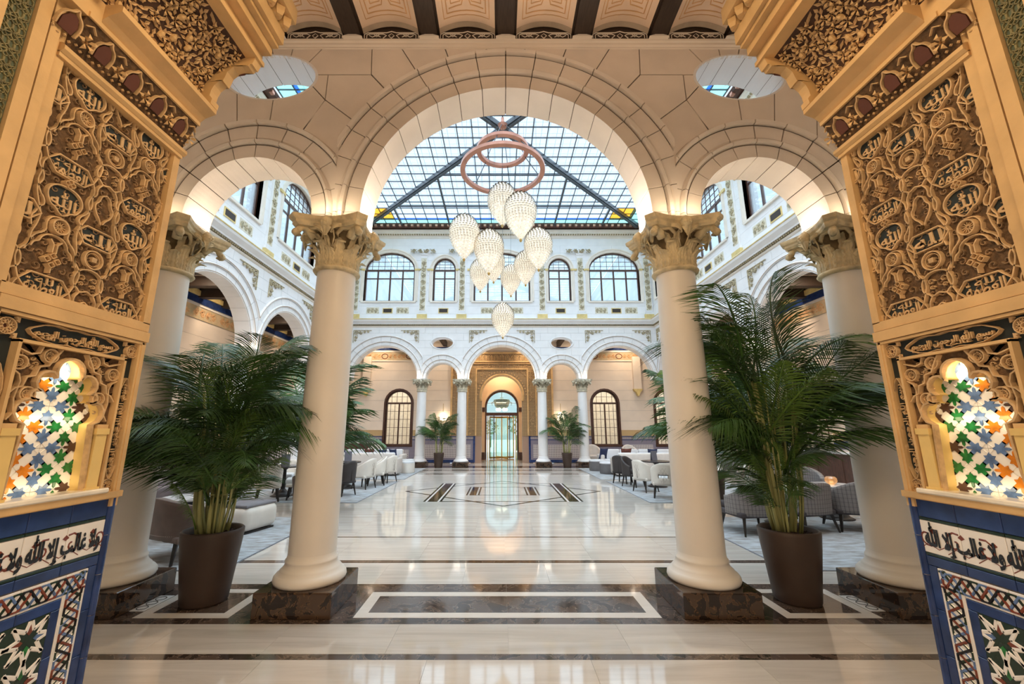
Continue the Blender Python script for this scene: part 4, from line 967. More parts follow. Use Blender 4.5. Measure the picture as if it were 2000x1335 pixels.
# lantern hanging in the portico
ln = thing('hanging_lantern', 'large dark metal lantern with white globes hanging behind the entrance fanlight', 'lantern', (0, 25.6, 3.05))
MB().lathe([(.0, .55), (.1, .52), (.12, .48), (.48, .40), (.50, .30), (.42, .0), (.30, -.12), (0, -.16)], 8).build('lantern_body', mat('lantern_metal', (.09, .085, .06), .5, metal=.5), ln)
MB().tube([(0, 0, .5), (0, 0, 1.9)], .02, 6).build('chain', WOODD, ln)
GL = mat('lamp_globe', (1, .92, .8), .4, emit=3.0, ecol=(1, .88, .68))
for i in range(6):
    a = i*pi/3; MB().lathe([(.1*sin(t), -.1*cos(t)) for t in [pi*j/8 for j in range(9)]], 12).build('globe', GL, ln, True, M=T(.27*cos(a), .27*sin(a), -.2))
    MB().tube([(.45*cos(a), .45*sin(a), .3), (.62*cos(a), .62*sin(a), .2), (.58*cos(a), .58*sin(a), .05)], .025, 5).build('arm', WOODD, ln)
# side gallery outer walls
for s, nm in ((-1, 'left'), (1, 'right')):
    g = struct(f'wall_{nm}_gallery', f'outer wall of the {nm} side gallery', cat='wall'); GM = T(s*10.1, 11.9, 0) @ RZ(pi/2 if s < 0 else -pi/2); g.matrix_local = GM
    hs = [(u, 2.5, .85, .85, .02) for u in (-5.5, -1.83, 1.83, 5.5)]
    course_wall(g, -9.8, 9.7, 0, 5.2, hs); slab(strips(-9.8, 9.7, 5.2, 6.3, []), .01, .25).build('wall_core', GW, g)
    MB().box(-9.8, 9.7, -.03, 0, 5.22, 5.66).build('painted_frieze', FARFRZ, g); MB().box(-9.8, 9.7, -.06, 0, 5.64, 5.72).build('frieze_molding', IVORY, g); MB().box(-9.8, 9.7, -.10, 0, 5.72, 5.95).build('blue_band', BLUET, g)
    MB().box(-9.8, 9.7, -.16, 0, 5.95, 6.12).build('ochre_cornice', GOLD, g)
    for q in range(15):
        v = scroll_mesh('frieze_scroll', 1.1, .34, PAINTO, 4, .012, q % 3); link('frieze_scroll', v, g, T(-9.4+q*1.3, -.031, 5.44) @ RY(pi/2))
    for a, b in ((-9.8, -6.4), (-4.6, -2.73), (-.93, .93), (2.73, 4.6), (6.4, 9.7)):
        MB().box(a, b, -.05, 0, .02, 1.32).build('tile_dado', FARDADO2, g); MB().box(a+.15, b-.15, -.056, -.04, .2, 1.0).build('star_tile_field', FARDADO, g); MB().box(a, b, -.06, -.03, 1.15, 1.3).build('cobalt_border', BLUET, g)
        MB().box(a, b, -.04, 0, 1.33, 1.6).build('carved_border', FARCARV, g)
    for i, u in enumerate((-5.5, -1.83, 1.83, 5.5)):
        WN[0] += 1
        window(f'window_{WN[0]}', f'tall arched walnut glazed door of the {nm} side gallery', 1.7, 2.48, .85, 2, None, GM @ T(u, .05, .02), gx=5, gz=3, door=True)
    MB().box(-9.8, 9.7, 1.6, 1.7, 0, 5).build('wall_beyond_windows', mat('lit_room_wall', (.85, .75, .6), .7), g)
    area('side_room_light', (s*11.0, 12, 4.6), (0, 0, 0), .8, 14, 50, (1, .8, .55))
MB().box(-14, 14, -2.6, -2.5, 0, 7).build('wall_entrance', mat('entrance_wall_paint', (.75, .62, .45), .7), None, kind='structure')
for s in (-1, 1):
    MB().box(*sorted((s*7.85, s*10.3)), 2.0, 4.9, 0, 7).build('wall_corner', GW, None, kind='structure')
    MB().box(*sorted((s*2.45, s*10.3)), 2.0, 2.25, 0, 7).build('wall_entrance_gallery', STONE, None, kind='structure')
    MB().box(*sorted((s*12.0, s*12.1)), -2.6, 25, 0, 7).build('wall_outer', GW, None, kind='structure')
# glowing lamps on the capitals washing the arch springings
for s in (-1, 1):
    for x, e_ in ((1.93, 1.5), (3.86, 1.3)): uplight('capital_uplight', (s*x, FY-.13, 3.95), e_, sx=.5, sy=.06)
    for x, e_ in ((1.56, 6.5), (2.30, 1.7), (3.49, 1.7), (4.23, 3)): uplight('capital_uplight', (s*x, CY, 3.955), e_, (1, .80, .6), .10, .40)
    for x in (1.93, 3.86): uplight('capital_uplight', (s*x, 19.0, 3.96), 1.8, (1, .82, .62), .3, .08)
    for x in (1.52, 4.15): uplight('capital_uplight', (s*x, 19.33, 3.96), 6.0, (1, .82, .62), .06, .3)
    for yv in (8.1, 11.77, 15.43): uplight('capital_uplight', (s*7.2, yv, 3.96), 2.6, (1, .82, .62), .08, .3)
def sconce(label, x, yv, z):
    t = thing('wall_sconce', label, 'wall lamp', (x, yv, z), 0, 'crystal sconces')
    MB().tube([(0, 0, -.1), (0, 0, .75)], .012, 6).build('stem', BRASS, t)
    MB().box(-.03, .03, -.01, .12, .1, .16).build('bracket', BRASS, t)
    MB().lathe([(.02, .30), (.13, .26), (.17, .12), (.13, -.02), (.04, -.12)], 14).build('crystal_shade', mat('crystal_shade', (1, .9, .75), .3, emit=3.2, ecol=(1, .85, .62)), t)
    d = MB()
    for i in range(12): a = i*pi/6; d.tube([(.15*cos(a), .15*sin(a), .05), (.15*cos(a), .15*sin(a), -.1)], .012, 4)
    d.build('crystal_drops', mat('crystal_shade', (1, .9, .75)), t)
sconce('glowing crystal sconce behind the far left potted palm', -3.0, 21.3, 2.2); sconce('glowing crystal sconce behind the far right potted palm', 3.0, 21.3, 2.2)
for s in (-1, 1):   # corbels on the rear gallery wall
    t = MB().prism([(-.24, 0), (.24, 0), (.2, -.08), (.08, -.2), (.03, -.36), (-.03, -.36), (-.08, -.2), (-.2, -.08)][::-1], -.22, 0).build('wall_corbel', GOLD, bk, M=T(s*7.05, 0, 3.7))
    MB().box(-.2, .2, -.2, 0, 0, 1.7).build('pilaster', GW, bk, M=T(s*7.05, 0, 3.7))
# ================================================================== carved jambs of the near portal
# local frame: x = along the jamb away from the camera edge (0 at y=2.30, growing towards the camera), z up, -y = out of the wall
def jamb(side):
    nm = 'left' if side < 0 else 'right'
    J = struct(f'trim_portal_jamb_{nm}', f'carved and tiled portal jamb at the {nm} edge of the picture', cat='portal jamb')
    # left jamb: face looks to +x. local x -> -y world ; local -y -> +x (left)  => local y -> -x
    if side < 0: Mx = Matrix(((0, -1, 0, -2.085), (-1, 0, 0, 2.30), (0, 0, 1, 0), (0, 0, 0, 1)))
    else: Mx = Matrix(((0, 1, 0, 2.085), (-1, 0, 0, 2.30), (0, 0, 1, 0), (0, 0, 0, 1)))
    J.matrix_local = Mx
    flip = side < 0       # mirrored frame on the left: text must be flipped back
    FX = SC(-1, 1, 1) if flip else Matrix.Identity(4)
    B = lambda nm_, m, mb, **k: mb.build(nm_, m, J, **k)
    # --- plain body
    MB().box(-.0, .80, .12, .6, 1.26, 4.9).build('jamb_body', PLAST, J); MB().box(-.0, 1.6, .03, .6, 0, 1.306).build('jamb_body', PLAST, J)
    MB().box(.80, 1.6, .0, .6, 1.26, 4.9).build('jamb_body', STONE, J)
    MB().box(0, .72, -.0, .13, 2.195, 2.245).build('plaster_rail', PLAST, J); MB().box(0, .72, -.012, .12, 2.135, 2.19).build('plaster_rail', PLAST, J)
    MB().box(0, .045, -.0, .14, 2.24, 3.39).build('plaster_border', PLAST, J); MB().box(.705, .76, -.0, .14, 2.24, 3.6).build('plaster_border', PLAST, J)
    MB().box(.76, .80, -.02, .14, 1.26, 4.9).build('plaster_border', PLAST, J); MB().box(0, .04, -.0, .14, 1.26, 2.14).build('plaster_border', PLAST, J)
    MB().box(.81, .86, -.025, .1, 1.26, 4.9).build('plaster_border', PLAST, J); MB().box(.86, .95, -.005, .1, 1.26, 4.9).build('lattice_ground', GREENB, J); MB().box(.95, 1.0, -.02, .1, 1.26, 4.9).build('plaster_border', PLAST, J)
    lt = MB(); z = 2.2
    while z < 4.9:
        for q in range(4):
            x = .868+q*.021
            lt.ribbon([(x, z), (x+.018, z+.02), (x+.018, z+.035), (x, z+.055), (x, z+.075)], .006, .006); lt.ribbon([(x+.018, z), (x, z+.02), (x, z+.035), (x+.018, z+.055), (x+.018, z+.075)], .006, .006)
        lt.ribbon([(.868, z+.012), (.945, z+.06)], .006, .008); lt.ribbon([(.945, z+.012), (.868, z+.06)], .006, .008)
        z += .078
    lt.build('green_interlace', mat('green_gold_lattice', (.20, .17, .07), .5, .3, 30), J, M=T(0, -.005, 0), kind='stuff')
    # --- big carved field  x .045-.705, z 2.245-3.31
    X0, X1, Z0, Z1 = .045, .705, 2.245, 3.32
    MB().box(X0, X1, .035, .06, Z0, Z1).build('carved_ground', PBACK, J)
    def clipbuild(name, mb, mt, M, lo=(X0, Z0), hi=(X1, Z1), smooth=False, me=None, **kw):
        me = me or mb.mesh(name, mt, smooth); me = me.copy(); me.transform(M)
        xs = [v.co.x for v in me.vertices]; zs = [v.co.z for v in me.vertices]
        if not xs or max(xs) < lo[0]+.004 or min(xs) > hi[0]-.004 or max(zs) < lo[1]+.004 or min(zs) > hi[1]-.004: return
        if min(xs) < lo[0] or max(xs) > hi[0] or min(zs) < lo[1] or max(zs) > hi[1]:
            bm = bmesh.new(); bm.from_mesh(me)
            for c_, n_ in (((lo[0], 0, 0), (1, 0, 0)), ((hi[0], 0, 0), (-1, 0, 0)), ((0, 0, lo[1]), (0, 0, 1)), ((0, 0, hi[1]), (0, 0, -1))):
                bmesh.ops.bisect_plane(bm, geom=bm.verts[:]+bm.edges[:]+bm.faces[:], plane_co=c_, plane_no=n_, clear_inner=True)
            bm.to_mesh(me); bm.free()
        link(name, me, J, None, **kw)
    hexo = [(-.105, 0), (-.065, .045), (.065, .045), (.105, 0), (.065, -.045), (-.065, -.045)]
    SH = .62
    def strap(pts, wd=.013, h=.026, closed=False): m_ = MB(); m_.ribbon(pts, wd, h, 0, None, closed); return m_
    def chaikin(p, closed):
        for _ in range(2):
            q = [] if closed else [p[0]]
            for i in range(len(p) if closed else len(p)-1):
                a_, b_ = p[i], p[(i+1) % len(p)]; q += [(a_[0]*.75+b_[0]*.25, a_[1]*.75+b_[1]*.25), (a_[0]*.25+b_[0]*.75, a_[1]*.25+b_[1]*.75)]
            p = q if closed else q+[p[-1]]
        return p
    def add(m_, pts, wd=.013, h=.026, closed=False):
        if 5 < len(pts) < 25 and pts is not hexo or (3 < len(pts) < 7 and not closed): pts = chaikin(pts, closed)
        m_.ribbon(pts, wd*.82, h*SH, 0, None, closed)
    def circ(cx, cz, r, n=18, a0=0, a1=2*pi, sq=1): return [(cx+r*cos(a0+(a1-a0)*i/n), cz+sq*r*sin(a0+(a1-a0)*i/n)) for i in range(n+(0 if abs(a1-a0-2*pi) < 1e-6 else 1))]
    frame1 = MB(); add(frame1, hexo, .012, .03, True)
    # quatrefoil, lobed cartouche
    for q in range(4): frame1.ribbon(circ(.012*cos(q*pi/2), -.072+.012*sin(q*pi/2), .010, 8), .005, .026, 0, None, True)
    lob = [(0, -.235), (-.02, -.222), (-.035, -.205), (-.055, -.20), (-.065, -.185), (-.075, -.165), (-.078, -.14), (-.068, -.115), (-.045, -.097), (-.018, -.09), (.018, -.09), (.045, -.097), (.068, -.115), (.078, -.14), (.075, -.165), (.065, -.185), (.055, -.20), (.035, -.205), (.02, -.222)]
    add(frame1, lob, .012, .03, True)
    # ogee straps from the cartouche round the rosette
    for s in (-1, 1):
        add(frame1, [(s*.105, 0), (s*.12, -.03), (s*.115, -.075), (s*.125, -.12), (s*.105, -.17), (s*.082, -.19), (s*.075, -.22), (s*.095, -.235), (s*.10, -.265), (s*.115, -.29), (s*.105, -.33)], .011)
        add(frame1, [(s*.0, -.245), (s*.03, -.25), (s*.048, -.275), (s*.05, -.30), (s*.045, -.325), (s*.06, -.345), (s*.08, -.36), (s*.095, -.385), (s*.10, -.42), (s*.12, -.44), (s*.135, -.47), (s*.13, -.51), (s*.105, -.575)], .012)
        add(frame1, [(0, -.335), (s*.03, -.338), (s*.055, -.36), (s*.06, -.385), (s*.08, -.395), (s*.088, -.42)], .011, .024)
    rost = MB(); rost.ribbon(circ(0, 0, .034, 18), .010, .03, 0, None, True)
    for q in range(12): a = q*pi/6; rost.ribbon([(.006*cos(a), .006*sin(a)), (.026*cos(a), .026*sin(a))], .005, .02)
    # knot
    kn = MB()
    for dx, dz in ((0, .022), (.022, 0), (0, -.022), (-.022, 0)): kn.ribbon([(dx-.014, dz), (dx, dz+.014), (dx+.014, dz), (dx, dz-.014)], .006, .026, 0, None, True)
    kn.ribbon([(0, -.035), (0, -.06)], .008, .024)
    for s in (-1, 1): kn.ribbon([(s*.008, .035), (s*.008, .075), (s*.024, .095)], .009, .024)
    frameB = MB(); add(frameB, hexo, .012, .03, True)
    add(frameB, circ(0, -.11, .046, 20), .011, .03, True); add(frameB, circ(0, -.11, .034, 18), .005, .022, True)
    frameB.box(-.012, .012, -.02, 0, -.122, -.098)
    for q in range(4): frameB.ribbon(circ(.0, .068, .012, 8), .005, .026, 0, None, True)
    for s in (-1, 1):
        add(frameB, [(0, -.165), (s*.035, -.17), (s*.065, -.195), (s*.075, -.23), (s*.07, -.26), (s*.045, -.275), (s*.035, -.29), (s*.0, -.275)], .012)
        add(frameB, [(s*.105, 0), (s*.10, -.05), (s*.085, -.10), (s*.09, -.14), (s*.075, -.18)], .010)
        add(frameB, [(s*.035, -.29), (s*.055, -.32), (s*.05, -.36), (s*.075, -.38), (s*.085, -.42), (s*.065, -.46), (s*.075, -.50), (s*.105, -.575)], .012)
        add(frameB, [(0, -.33), (s*.025, -.345), (s*.03, -.38), (s*.05, -.40), (s*.04, -.44), (s*.012, -.47), (0, -.51)], .011, .024)
        for r_, cz in ((.018, -.215), (.013, -.245)): add(frameB, [(s*.03+r_*cos(t*.8)*(1-t/10), cz+r_*sin(t*.8)*(1-t/10)) for t in range(9)], .005, .02)
    hexm = MB().prism(hexo, -.006, .0); lobm = MB().prism(lob, -.006, 0)
    a1 = arabic('inscription', W1, .060, PLASTB, .006, .012, width=.155); a2 = arabic('inscription', W2, .032, PLASTB, .006, .01, width=.075)
    a3 = arabic('inscription', W2, .066, PLASTB, .006, .014, width=.145); a4 = arabic('inscription', ALLAH, .075, PLASTB, .006, .01, width=.115)
    f1 = frame1.mesh('carved_strap', PLASTB); frame1.fixn(f1); fb_ = frameB.mesh('carved_strap', PLASTB); frameB.fixn(fb_); rm = rost.mesh('rosette', PLASTB); km = kn.mesh('knot', PLASTB)
    hm = hexm.mesh('inscription_ground', PDARK); lm = lobm.mesh('inscription_ground', PDARK)
    Yb = .035
    for cx in (.18, .55, -.19, .92):
        for k in (-1, 0, 1, 2):
            z = 2.28+.575*k; M_ = T(cx, Yb, z)
            clipbuild('carved_strap', None, None, M_, me=f1); clipbuild('inscription_ground', None, None, M_, me=hm); clipbuild('inscription_ground', None, None, M_, me=lm)
            clipbuild('rosette', None, None, M_ @ T(0, 0, -.29), me=rm); clipbuild('knot', None, None, M_ @ T(0, 0, -.455), me=km)
            clipbuild('inscription', None, None, M_ @ T(0, -.006, -.008) @ FX, me=a1); clipbuild('inscription', None, None, M_ @ T(0, -.006, .022) @ FX, me=a2)
            clipbuild('inscription', None, None, M_ @ T(0, -.006, -.155) @ FX, me=a4); clipbuild('inscription', None, None, M_ @ T(0, -.006, -.195) @ FX @ SC(.5), me=a3)
    for cx in (-.005, .365, .735):
        for k in (-1, 0, 1, 2):
            z = 2.59+.575*k; M_ = T(cx, Yb, z)
            clipbuild('carved_strap', None, None, M_, me=fb_); clipbuild('inscription_ground', None, None, M_, me=hm); clipbuild('inscription', None, None, M_ @ T(0, -.006, 0) @ FX, me=a3)
    rr = random.Random(11); sc_ = MB()
    for gx in range(13):
        for gz in range(21):
            cx, cz = X0+.025+gx*.052+rr.uniform(-.008, .008), Z0+.02+gz*.052+rr.uniform(-.008, .008)
            if not (X0+.012 < cx < X1-.012 and Z0+.012 < cz < Z1-.012): continue
            r_ = rr.uniform(.015, .023); s = rr.choice((-1, 1)); a = rr.uniform(0, 6)
            pts = [(cx+r_*(1-t/9)*cos(a+s*t*.85), cz+r_*(1-t/9)*sin(a+s*t*.85)) for t in range(9)]
            pts = [(min(max(p[0], X0+.004), X1-.004), min(max(p[1], Z0+.004), Z1-.004)) for p in pts]; sc_.ribbon(pts, .006, .009, 0, T(0, Yb, 0))
    sc_.build('carved_scrollwork', mat('relief_ground', (.29, .175, .085), .7, .25, 30), J, kind='stuff')
    # --- calligraphy frame round the niche : x .015-.11 & .61-.72, z 1.33-2.12, top z 2.02-2.12
    for g_ in ((.02, .112, 1.32, 2.125), (.606, .74, 1.32, 2.125), (.112, .606, 2.015, 2.125)): MB().box(g_[0], g_[1], .03, .05, g_[2], g_[3]).build('frame_ground', PDARK, J)
    for a, b, c_, d in ((.015, .027, 1.32, 2.13), (.105, .118, 1.32, 2.022), (.60, .613, 1.32, 2.022), (.70, .715, 1.32, 2.13)): MB().box(a, b, -.004, .06, c_, d).build('frame_fillet', PLAST, J)
    MB().box(.015, .715, -.004, .06, 2.118, 2.132).build('frame_fillet', PLAST, J); MB().box(.105, .613, -.004, .06, 2.012, 2.026).build('frame_fillet', PLAST, J); MB().box(.0, .72, -.006, .06, 1.30, 1.325).build('frame_fillet', PLAST, J)
    def cartband(M, L, h):
        m_ = MB(); n = int(L/.05); pts = []
        for k in range(n+1): t = -L/2+L*k/n; pts.append((t, h/2-(.006 if k % 2 else 0)-(h*.35 if k in (0, n) else 0)))
        m_.ribbon(pts+[(L/2+.012, 0)]+[(x, -z) for x, z in reversed(pts)]+[(-L/2-.012, 0)], .006, .02, 0, None, True)
        o = m_.build('script_border', PLASTB, J, M=M)
        me = arabic('inscription', BASM, h*.72, PLASTB, .014, .006, width=L*.92); link('inscription', me, J, M @ T(0, -.001, 0) @ FX)
        me = arabic('inscription', MOTTO, h*.42, PLASTB, .010, .004, width=L*.8); link('inscription', me, J, M @ T(0, -.001, -h*.2) @ FX)
    cartband(T(.36, .03, 2.072), .40, .085); cartband(T(.066, .03, 1.66) @ RY(-pi/2 if not flip else pi/2), .50, .066); cartband(T(.655, .03, 1.66) @ RY(-pi/2 if not flip else pi/2), .50, .07)
    st8 = MB(); st8.ribbon(circ(0, 0, .034, 16), .006, .02, 0, None, True)
    for q in range(8):
        a = q*pi/4; st8.ribbon([(.03*cos(a), .03*sin(a)), (.03*cos(a+pi*.75), .03*sin(a+pi*.75))], .004, .015)
    for q in range(8): a = q*pi/4+pi/8; st8.ribbon([(.014*cos(a), .014*sin(a)), (.03*cos(a), .03*sin(a))], .004, .016)
    sm = st8.mesh('star_medallion', PLASTB); mm = MB().lathe([(0, 0), (.033, 0)], 16, M=RX(pi/2)).mesh('medallion_ground', MAROON)
    crn = MB()
    for s in (-1, 1):
        for u in (-1, 1): crn.prism([(s*.045, u*.045), (s*.03, u*.045), (s*.036, u*.034), (s*.026, u*.03), (s*.045, u*.022)], -.015, 0); crn.lathe([(0, -.012), (.007, 0), (0, .012)], 6, (s*.042, -.004, u*.032), 0)
    cm_ = crn.mesh('corner_palmette', PLASTB)
    for x, z in ((.066, 2.07), (.655, 2.07), (.066, 1.365), (.655, 1.365)):
        link('star_medallion', sm, J, T(x, .03, z)); link('medallion_ground', mm, J, T(x, .026, z)); link('corner_palmette', cm_, J, T(x, .03, z))
    # --- niche surround with lobed opening
    cx, zi = .363, 1.67; HW = .172
    def lobed(k=1.0, e=0):
        pts = [(cx-HW-e, 1.33)]
        lobs = [(-.142, 1.728, .056), (-.128, 1.80, .022), (-.088, 1.858, .050), (0, 1.915, .062)]
        for (lx, lz, lr), (a0, a1) in zip(lobs, ((-100, -280-20), (-120, -330+60), (-120, -285), (-150, -270))):
            for i in range(7): a = radians(a0+(a1-a0)*i/6); pts.append((cx+lx+(lr+e)*cos(a)*1.0, lz+(lr+e)*sin(a)))
        L = pts; R_ = [(2*cx-x, z) for x, z in reversed(L)]
        return L+R_
    Lp = lobed(); n = len(Lp); half = Lp[:n//2]
    # wall plate as quads from outline to frame
    def outer(p, i):
        x, z = p; t = i/(n-1)
        return (min(max((x-cx)*3.4+cx, .118), .60), 2.012 if (abs(x-cx) < .10 and z > 1.86) else min(2.012, max(1.33, 1.33+(z-1.33)*1.12)))
    rows = [(p, outer(p, i)) for i, p in enumerate(Lp)]
    pl = MB(); vs = [(p[0], .0+.028, p[1]) for p, o_ in rows]+[(o_[0], .028, o_[1]) for p, o_ in rows]+[(p[0], .09, p[1]) for p, o_ in rows]
    pl.add(vs, [(i, i+1, n+i+1, n+i) for i in range(n-1)]); pl.build('niche_spandrel', PBACK, J)
    rv = MB(); rv.add([(p[0], .022, p[1]) for p in Lp]+[(p[0], .088, p[1]) for p in Lp], [(i, n+i, n+i+1, i+1) for i in range(n-1)]); rv.build('niche_reveal', GOLDN, J, True)
    e = MB(); e.ribbon(Lp, .016, .022, 0, T(0, .028, 0)); e.build('lobed_rim', PLASTB, J)
    for s in (-1, 1): MB().box(*sorted((cx+s*(HW+.004), cx+s*.235)), .005, .05, 1.655, 1.675).build('impost_rail', PLAST, J)
    for s in (-1, 1):
        x = cx+s*(HW+.03); MB().box(x-.028, x+.028, .0, .115, 1.35, 1.64).build('niche_pilaster', GOLDN, J); MB().box(x-.036, x+.036, -.006, .115, 1.335, 1.37).build('niche_pilaster_base', GOLDN, J); MB().box(x-.034, x+.034, -.006, .115, 1.625, 1.655).build('niche_pilaster_cap', GOLDN, J)
        a, b = sorted((x+s*.028, cx+s*.24)); MB().box(a, b, .02, .06, 1.33, 1.655).build('niche_pier', PLAST, J)
    lo, hi = (.118, 1.675), (.60, 2.012); sp = MB()
    for s in (-1, 1):
        for k, (a, b) in enumerate(((.215, 1.93), (.16, 1.80), (.10, 1.975))):
            sp.ribbon(circ(cx+s*a, b, .030, 14), .009, .018, 0, None, True); sp.ribbon(circ(cx+s*a, b, .016, 10), .005, .012, 0, None, True)
            for q in range(8): an = q*pi/4; sp.ribbon([(cx+s*a+.006*cos(an), b+.006*sin(an)), (cx+s*a+.024*cos(an), b+.024*sin(an))], .003, .01)
        sp.ribbon([(cx+s*.06, 2.01), (cx+s*.075, 1.985), (cx+s*.09, 1.96), (cx+s*.105, 1.93), (cx+s*.14, 1.92), (cx+s*.15, 1.88), (cx+s*.18, 1.87), (cx+s*.19, 1.83), (cx+s*.215, 1.82), (cx+s*.24, 1.79)], .011, .022)
        sp.ribbon([(cx+s*.14, 2.01), (cx+s*.15, 1.98), (cx+s*.18, 1.97), (cx+s*.24, 1.99)], .010, .02); sp.ribbon([(cx+s*.24, 1.90), (cx+s*.21, 1.88), (cx+s*.20, 1.85), (cx+s*.21, 1.78), (cx+s*.20, 1.72), (cx+s*.22, 1.69)], .010, .02)
        for q in range(16):
            x, z = cx+s*rr.uniform(.12, .235), rr.uniform(1.70, 2.0); sp.ribbon([(x+.012*(1-t/8)*cos(t*.8+q), z+.012*(1-t/8)*sin(t*.8+q)) for t in range(8)], .004, .008)
    me = sp.mesh('niche_spandrel_carving', PLASTB); sp.fixn(me); clipbuild('niche_spandrel_carving', None, None, T(0, .028, 0), lo, hi, me=me)
    # tiles at the back of the niche
    arrow = [(0, 1.18), (.13, 1.02), (.15, .62), (.50, .92), (.72, .66), (.34, .28), (.50, -.02), (.2, -.04), (0, -.34), (-.2, -.04), (-.50, -.02), (-.34, .28), (-.72, .66), (-.50, .92), (-.15, .62), (-.13, 1.02)]
    TS = .19; AS, AO = .047, .034; base = MB().box(-TS/2+.001, TS/2-.001, 0, .012, -TS/2+.001, TS/2-.001).mesh('star_tile', WHITET)
    zc0 = 1.566
    def arrows(mt, cx_, cz_, half=None):
        for q in range(4):
            a = q*pi/2; M_ = T(cx_, .08, cz_) @ RY(a) @ T(0, 0, AO) @ SC(AS, 1, AS)
            me = MB().prism(arrow[::-1], -.0035, 0).mesh('glazed_star', mt); clipbuild('glazed_star', None, None, M_, (cx-.24, 1.345), (cx+.24, 2.0), me=me)
    for i, tx in enumerate((-1.5, -.5, .5, 1.5)):
        for k in (-1, 0, 1, 2, 3):
            if abs(tx) < 1: link('star_tile', base, J, T(cx+tx*TS, .08, zc0+(k-.5)*TS+.0))
            col = (GREENT if (tx < 0) == (True) else ORANGE) if abs(tx) < 1 else (ORANGE if tx < 0 else GREENT)
            arrows(col, cx+tx*TS, zc0+(k-.5)*TS)
    for i in (-1, 0, 1):
        for k in (-1, 0, 1, 2, 3): arrows(BLUEL if i == 0 else BROWNT, cx+i*TS, zc0+k*TS)
    wv = MB()   # raised white outlines between the glazes
    for i in range(-3, 4):
        for k in range(-4, 7):
            x, z = cx+i*TS/2, zc0+k*TS/2
            if (i+k) % 2: continue
            for s in (-1, 1):
                for dd in (-.013, .013): wv.ribbon([(x-.018+dd, z-.018*s-dd*s), (x+.018+dd, z+.018*s-dd*s)], .003, .003)
    me = wv.mesh('x', WHITET); clipbuild('white_arris', None, None, T(0, .08, 0), (cx-.24, 1.345), (cx+.24, 2.0), me=me, kind='stuff')
    MB().box(cx-.25, cx+.25, .090, .12, 1.3, 2.02).build('niche_back', WHITET, J)
    MB().rbox(.09, .70, -.03, .13, 1.336, 1.36, .006, seg=1).build('marble_sill', mat('sill_marble', (.85, .78, .66), .15, .08, 9), J)
    MB().box(0, .74, -.02, .12, 1.306, 1.336).build('plaster_sill', PLAST, J)
    # niche lamp
    wr = Mx.to_3x3()
    for zz, dr, en in ((1.93, Vector((0, 1, -.45)), .21), (1.39, Vector((0, 1, .4)), .07), (1.70, Vector((0, 1, -.2)), .12)):
        l = bpy.data.lights.new('niche_light', 'AREA'); l.shape = 'RECTANGLE'; l.size = .08 if zz > 1.9 else .3; l.size_y = .02; l.energy = en; l.color = (1, .82, .50)
        o = bpy.data.objects.new('niche_light', l); COL.objects.link(o); o.location = Mx @ Vector((cx, .028, zz)); o.rotation_euler = (wr @ dr).to_track_quat('-Z', 'Y').to_euler()
    # --- tile dado
    def tl(name, a, b, c_, d, m, y0=.012, y1=.03): return MB().rbox(a+.001, b-.001, y0, y1, c_+.001, d-.001, .002, seg=1).build(name, m, J)
    for k in range(7):
        x = .035+k*.185; tl('cobalt_tile', x, x+.185, 1.213, 1.306, BLUET)
        tl('green_strip_tile', x, x+.185, 1.198, 1.213, GREEND); tl('white_script_tile', x, x+.185, 1.045, 1.198, WHITET); tl('green_strip_tile', x, x+.185, 1.03, 1.045, GREEND)
        tl('cobalt_tile', x, x+.185, .985, 1.03, BLUET)
    for k in range(7):
        z = 1.306-k*.185; MB().lathe([(.018, 0), (.018, .183)], 10, a0=-pi, a1=0).build('corner_bead_tile', BLUET, J, M=T(.018, .016, z-.185)); tl('cobalt_tile', .036, .075, z-.40 if k == 0 else z-.40-.0, z-.215, BLUET) if False else None
    for k in range(5): z = .985-k*.2; tl('cobalt_tile', .035, .078, z-.2, z, BLUET)
    # writing: black letters over oxblood scrolls
    rs = MB()
    for k in range(9):
        x = .06+k*.13; s = 1 if k % 2 else -1; pts = [(x+.045*(1-t/13)*cos(t*.6*s+k), 1.12+.05*(1-t/13)*sin(t*.6*s+k)) for t in range(12)]; rs.ribbon(pts, .009, .0015)
        rs.prism([(x+.02, 1.15), (x+.035, 1.165), (x+.05, 1.15), (x+.035, 1.14)], -.0015, 0); rs.ribbon([(x-.04, 1.06), (x, 1.09), (x+.05, 1.07), (x+.1, 1.10)], .004, .0015)
    rs.build('oxblood_scroll', REDT, J, M=T(0, .012, 0))
    for k in range(3):
        me = arabic('glazed_inscription', MOTTO, .147, BLACKT, .003, .034, width=.335); link('glazed_inscription', me, J, T(.05+.17+k*.345, .011, 1.121) @ FX)
    # interlace border  (outer .08 -> inner .18 ; top .98 -> .885)
    tl('white_band_tile', .078, .185, .0, .982, WHITET); 
    for k in range(6): tl('white_band_tile', .185+k*.185, .185+(k+1)*.185, .885, .982, WHITET)
    for k in range(6): tl('cobalt_tile', .185+k*.185, .185+(k+1)*.185, .84, .885, BLUET)
    for k in range(5): tl('cobalt_tile', .185, .225, .84-(k+1)*.19, .84-k*.19, BLUET)
    cols = (GREEND, BLUEL, REDT, BLACKT)
    def braid(name, L, M, ph):
        for c_, mt in enumerate(cols):
            z_ = MB(); x = -.08+c_*.036; i = 0; pts = []
            while x < L:
                pts.append((x, (-.034, .034)[i % 2])); pts.append((x+.024, (-.034, .034)[i % 2])); x += .072; i += 1
            z_.ribbon(pts, .0125, .003+.0006*c_, 0, M)
            me = z_.mesh(name, mt); z_.fixn(me); clipbuild(name, None, None, Matrix.Identity(4), (.085, .05), (1.3, .978), me=me)
    braid('interlace_strap', 1.2, T(.09, .012, .933), 0)
    braid('interlace_strap', .88, T(.131, .012, .93) @ RY(pi/2), 0)
